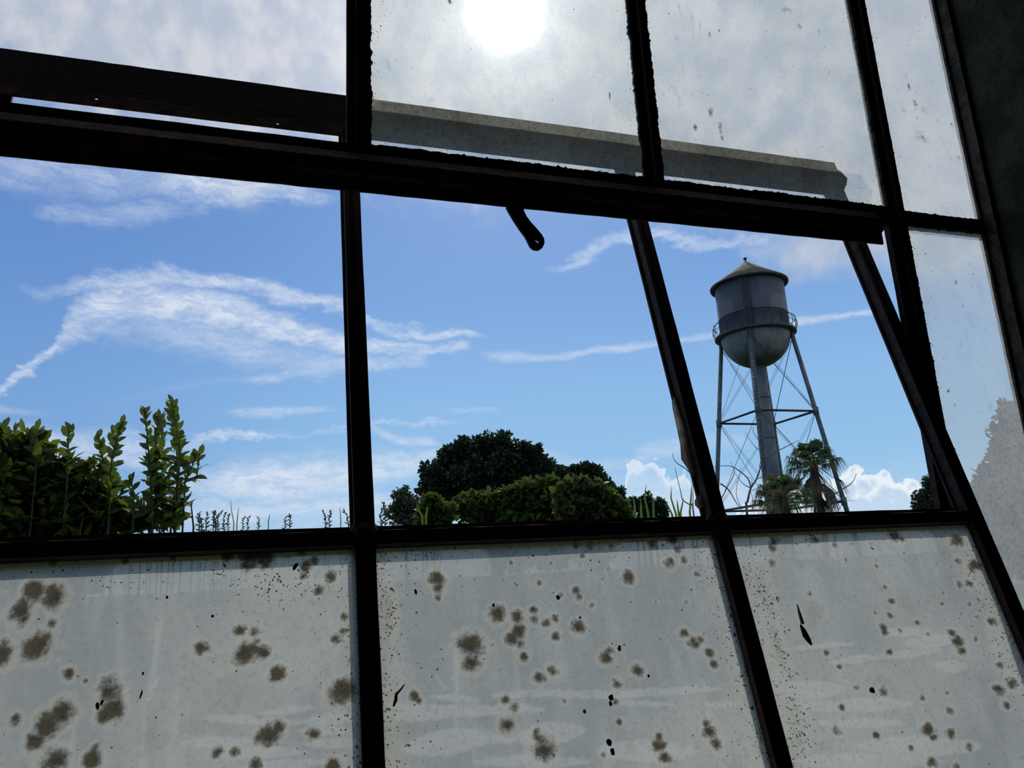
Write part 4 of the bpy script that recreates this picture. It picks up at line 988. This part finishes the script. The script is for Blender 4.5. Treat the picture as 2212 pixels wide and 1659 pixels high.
# weeds on the skyline
def sprig(label, px, py, h, dist, n=3, L=.06, mat=M_LEAF_GREY, spread=10, name='weed'):
    paths = []
    for k in range(n):
        x = px + (k - (n - 1) / 2) * spread + random.uniform(-.5, .5) * spread; hh = h * random.uniform(.45, 1)
        paths.append([(x, py + 25), (x + random.uniform(-3, 3), py - hh * .4), (x + random.uniform(-10, 10), py - hh)])
    return shoot(label, paths, dist, L, L * .42, L * .26, mat, name, 'weeds along the skyline', .004)
sprig('low bushy weed right of the thin sprig', 448, 1125, 22, 9, 5, .06, spread=8)
sprig('airy weed midway between the left bush and the first mullion', 480, 1128, 24, 10.6, 4, .05, spread=12)
sprig('low weed further right, level with the white cloud base', 540, 1125, 14, 11.5, 3, .05, spread=14)
sprig('tiny weed standing alone on the skyline', 622, 1122, 16, 10, 2, .05, spread=9)
sprig('small leafy weed left of the first sash mullion', 708, 1122, 26, 10, 2, .07, spread=6)
sprig('leafy weed touching the left side of the first sash mullion', 757, 1120, 30, 10, 2, .07, spread=8)
sprig('small leafy weed just right of the first sash mullion', 826, 1118, 34, 10, 2, .07, spread=5)
def blades(label, lst, dist, wpx=7, name='grass_clump'):
    b = at(lst[0][0], lst[0][1], dist); root = empty(name, (b[0], b[1], 0)); tag(root, label, 'grass')
    for (x0, y0, x1, y1, bend) in lst:
        p0 = at(x0, y0, dist); p0[2] = 0; p1 = at(x0, y0, dist); p2 = at(x1, y1, dist)
        mid = (p1 + p2) / 2 + np.array([bend, 0, .02]); w = wpx / FPX * dist / 2
        P = [p0, p1, mid, p2]; W = [w, w, w * .7, .0015]; mb = MB()
        for q, ww in zip(P, W):
            mb.v += [(q[0] - ww, q[1], q[2]), (q[0], q[1] + ww * .5, q[2] - ww * .2), (q[0] + ww, q[1], q[2])]
        for i in range(3): mb.f += [(3 * i, 3 * i + 1, 3 * i + 4, 3 * i + 3), (3 * i + 1, 3 * i + 2, 3 * i + 5, 3 * i + 4)]
        mb.build('blade', M_BLADE, root, True)
    return root
blades('pair of tall bright grass blades left of the second sash mullion', [(1400, 1110, 1396, 1046, -.03), (1372, 1112, 1366, 1068, .01), (1412, 1112, 1404, 1062, .02), (1385, 1110, 1384, 1075, 0)], 9, 6)
blades('spray of grass blades at the foot of the second sash mullion', [(1460, 1110, 1450, 1050, -.03), (1466, 1110, 1462, 1078, 0), (1470, 1108, 1476, 1075, .01), (1452, 1112, 1440, 1085, -.01), (1490, 1106, 1494, 1040, .01)], 9, 5)
blades('two pale grass blades in front of the small light green shrub', [(912, 1116, 900, 1082, -.02), (920, 1116, 922, 1092, .01)], 8, 5)
blades('thin dry grass stalks on the skyline by the first mullion', [(512, 1128, 516, 1095, 0), (505, 1128, 498, 1080, -.01), (736, 1122, 734, 1095, 0), (580, 1126, 584, 1110, 0)], 9, 2)

# bare, leafless trees round the foot of the tower
def bare(label, polys, dist, base):
    b = at(*base, dist); root = empty('bare_tree', (b[0], b[1], 0)); tag(root, label, 'tree')
    for i, (pts, r) in enumerate(polys):
        P = [at(x, y, dist + .2 * math.sin(i)) for x, y in pts]
        n = len(P); R_ = [max(.008, r * (1 - .75 * k / (n - 1))) for k in range(n)]
        if i == 0: P = [np.array([P[0][0], P[0][1], 0])] + P; R_ = [r * 1.3] + R_
        # smooth
        Q = []; RR = []
        for k in range(len(P) - 1):
            for u in (0, .33, .66):
                p_1 = P[max(k - 1, 0)]; p0 = P[k]; p1 = P[k + 1]; p2 = P[min(k + 2, len(P) - 1)]
                Q.append(.5 * ((2 * p0) + (-p_1 + p1) * u + (2 * p_1 - 5 * p0 + 4 * p1 - p2) * u * u + (-p_1 + 3 * p0 - 3 * p1 + p2) * u ** 3)); RR.append(R_[k] * (1 - u) + R_[k + 1] * u)
        Q.append(P[-1]); RR.append(R_[-1])
        mb = MB(); mb.tube(Q, RR, 6); mb.build('trunk' if i == 0 else 'branch', M_TWIG, root, True)
bare('leafless tree with arching bare branches left of the tower riser', [
    ([(1613, 1104), (1615, 1083), (1622, 1054), (1634, 1035), (1647, 996), (1654, 961), (1669, 940)], .075),
    ([(1622, 1054), (1615, 1033), (1588, 1011), (1567, 1006), (1539, 1009)], .045), ([(1556, 1045), (1573, 1057), (1590, 1085), (1606, 1110)], .045),
    ([(1553, 1090), (1558, 1078), (1571, 1053), (1586, 1024), (1584, 1010), (1578, 996)], .035), ([(1647, 992), (1643, 975), (1630, 964), (1610, 935)], .035),
    ([(1643, 961), (1640, 953), (1627, 933), (1629, 920)], .03), ([(1650, 992), (1684, 972), (1712, 958), (1725, 950)], .035), ([(1634, 1035), (1650, 1030), (1665, 1034)], .025),
    ([(1622, 1054), (1605, 1045), (1586, 1020)], .03), ([(1603, 1100), (1590, 1065), (1600, 1015), (1602, 1008)], .02), ([(1625, 1060), (1650, 1048), (1670, 1040)], .02),
    ([(1624, 1050), (1624, 1035), (1616, 1030)], .02), ([(1640, 1010), (1645, 985), (1642, 978)], .02), ([(1625, 1105), (1626, 1080), (1622, 1060)], .03)], 44, (1614, 1104))
bare('leafless sapling whose branch reaches right in front of the white cloud', [
    ([(1795, 1104), (1793, 1085), (1788, 1072)], .05), ([(1788, 1072), (1805, 1066), (1821, 1056), (1838, 1045), (1846, 1034), (1850, 1022)], .04),
    ([(1792, 1085), (1810, 1078), (1830, 1080), (1846, 1082)], .02), ([(1788, 1072), (1784, 1050), (1778, 1030)], .025), ([(1794, 1100), (1800, 1096), (1808, 1096), (1810, 1104)], .03)], 44, (1795, 1104))
bare('thin leafless branches beside the second sash mullion', [
    ([(1498, 1106), (1492, 1092), (1475, 1080), (1470, 1060), (1462, 1028), (1458, 1010)], .03), ([(1500, 1030), (1480, 1012), (1462, 1000), (1455, 990), (1453, 978)], .025), ([(1497, 1095), (1497, 1060), (1496, 1035)], .02)], 30, (1498, 1106))

# fan palms
def palm(label, cx_, cy_, rpx, dist, nf, nd, base_y, seed, mat, dry, lean=0, dn=.9):
    r = random.Random(seed); c = at(cx_, cy_, dist); R0 = rpx / FPX * np.linalg.norm(c - CAM)
    root = empty('fan_palm', (c[0], c[1], 0)); tag(root, label, 'palm tree')
    mb = MB(); tp = [(c[0], c[1], 0), (c[0] + .05, c[1], c[2] * .5), (c[0], c[1], c[2])]
    mb.tube(tp, [R0 * .13, R0 * .11, R0 * .14], 10); mb.build('trunk', M_BARK, root, True)
    def frond(az_, el_, ln, fan, mt):
        V = []; Fc = []
        d = Vector((math.cos(az_) * math.cos(el_), math.sin(az_) * math.cos(el_), math.sin(el_)))
        o = Vector(c); hub = o + d * ln * .55 + Vector((0, 0, -.06 * ln))
        mbb = MB(); mbb.tube([o, o.lerp(hub, .5) + Vector((0, 0, .03 * ln)), hub], [.035, .025, .018], 5)
        side = d.cross(Vector((0, 0, 1)));
        side = side.normalized() if side.length > .05 else Vector((1, 0, 0)); nrm = side.cross(d).normalized()
        nl = 22
        for k in range(nl):
            a = (k / (nl - 1) - .5) * fan
            dr = (d * math.cos(a) + side * math.sin(a)).normalized(); l = ln * .62 * (.75 + .25 * math.cos(a)) * r.uniform(.85, 1.1)
            w = l * (.035 if fan > 1 else .022); sd = dr.cross(nrm).normalized() * w
            m = hub + dr * l * .55 + nrm * .03; sag = r.uniform(.35, .85) * l
            e = hub + dr * l * .9 + Vector((0, 0, -sag))
            b = len(mbb.v); mbb.v += [tuple(hub - sd * .4), tuple(hub + sd * .4), tuple(m + sd), tuple(m - sd), tuple(e)]
            mbb.f += [(b, b + 1, b + 2, b + 3), (b + 3, b + 2, b + 4)]
        mbb.build('frond', mt, root)
    for i in range(nf):
        a = i * 2.399 + r.uniform(-.2, .2); el_ = 1.35 - 1.5 * (i / nf) ** .8 + r.uniform(-.1, .1)
        frond(a, el_, R0 * r.uniform(.9, 1.1), 2.5, mat if not (mat is M_PALM and i % 7 == 6) else M_PALM_YEL)
    for i in range(nd):
        a = i * 2.399 + 1.0; el_ = -r.uniform(.55, 1.45); frond(a, el_, R0 * dn * r.uniform(.5, 1.15), .8, dry)
palm('dark fan palm with a hanging skirt of dead fronds, by the right tower leg', 1757, 1004, 60, 46, 26, 18, 1104, 5, M_PALM, M_PALM_DRY, dn=1.25)
palm('low sunlit fan palm in front of the tower riser pipe', 1692, 1078, 64, 40, 30, 8, 1104, 9, M_PALM, M_PALM_YEL, dn=.9)
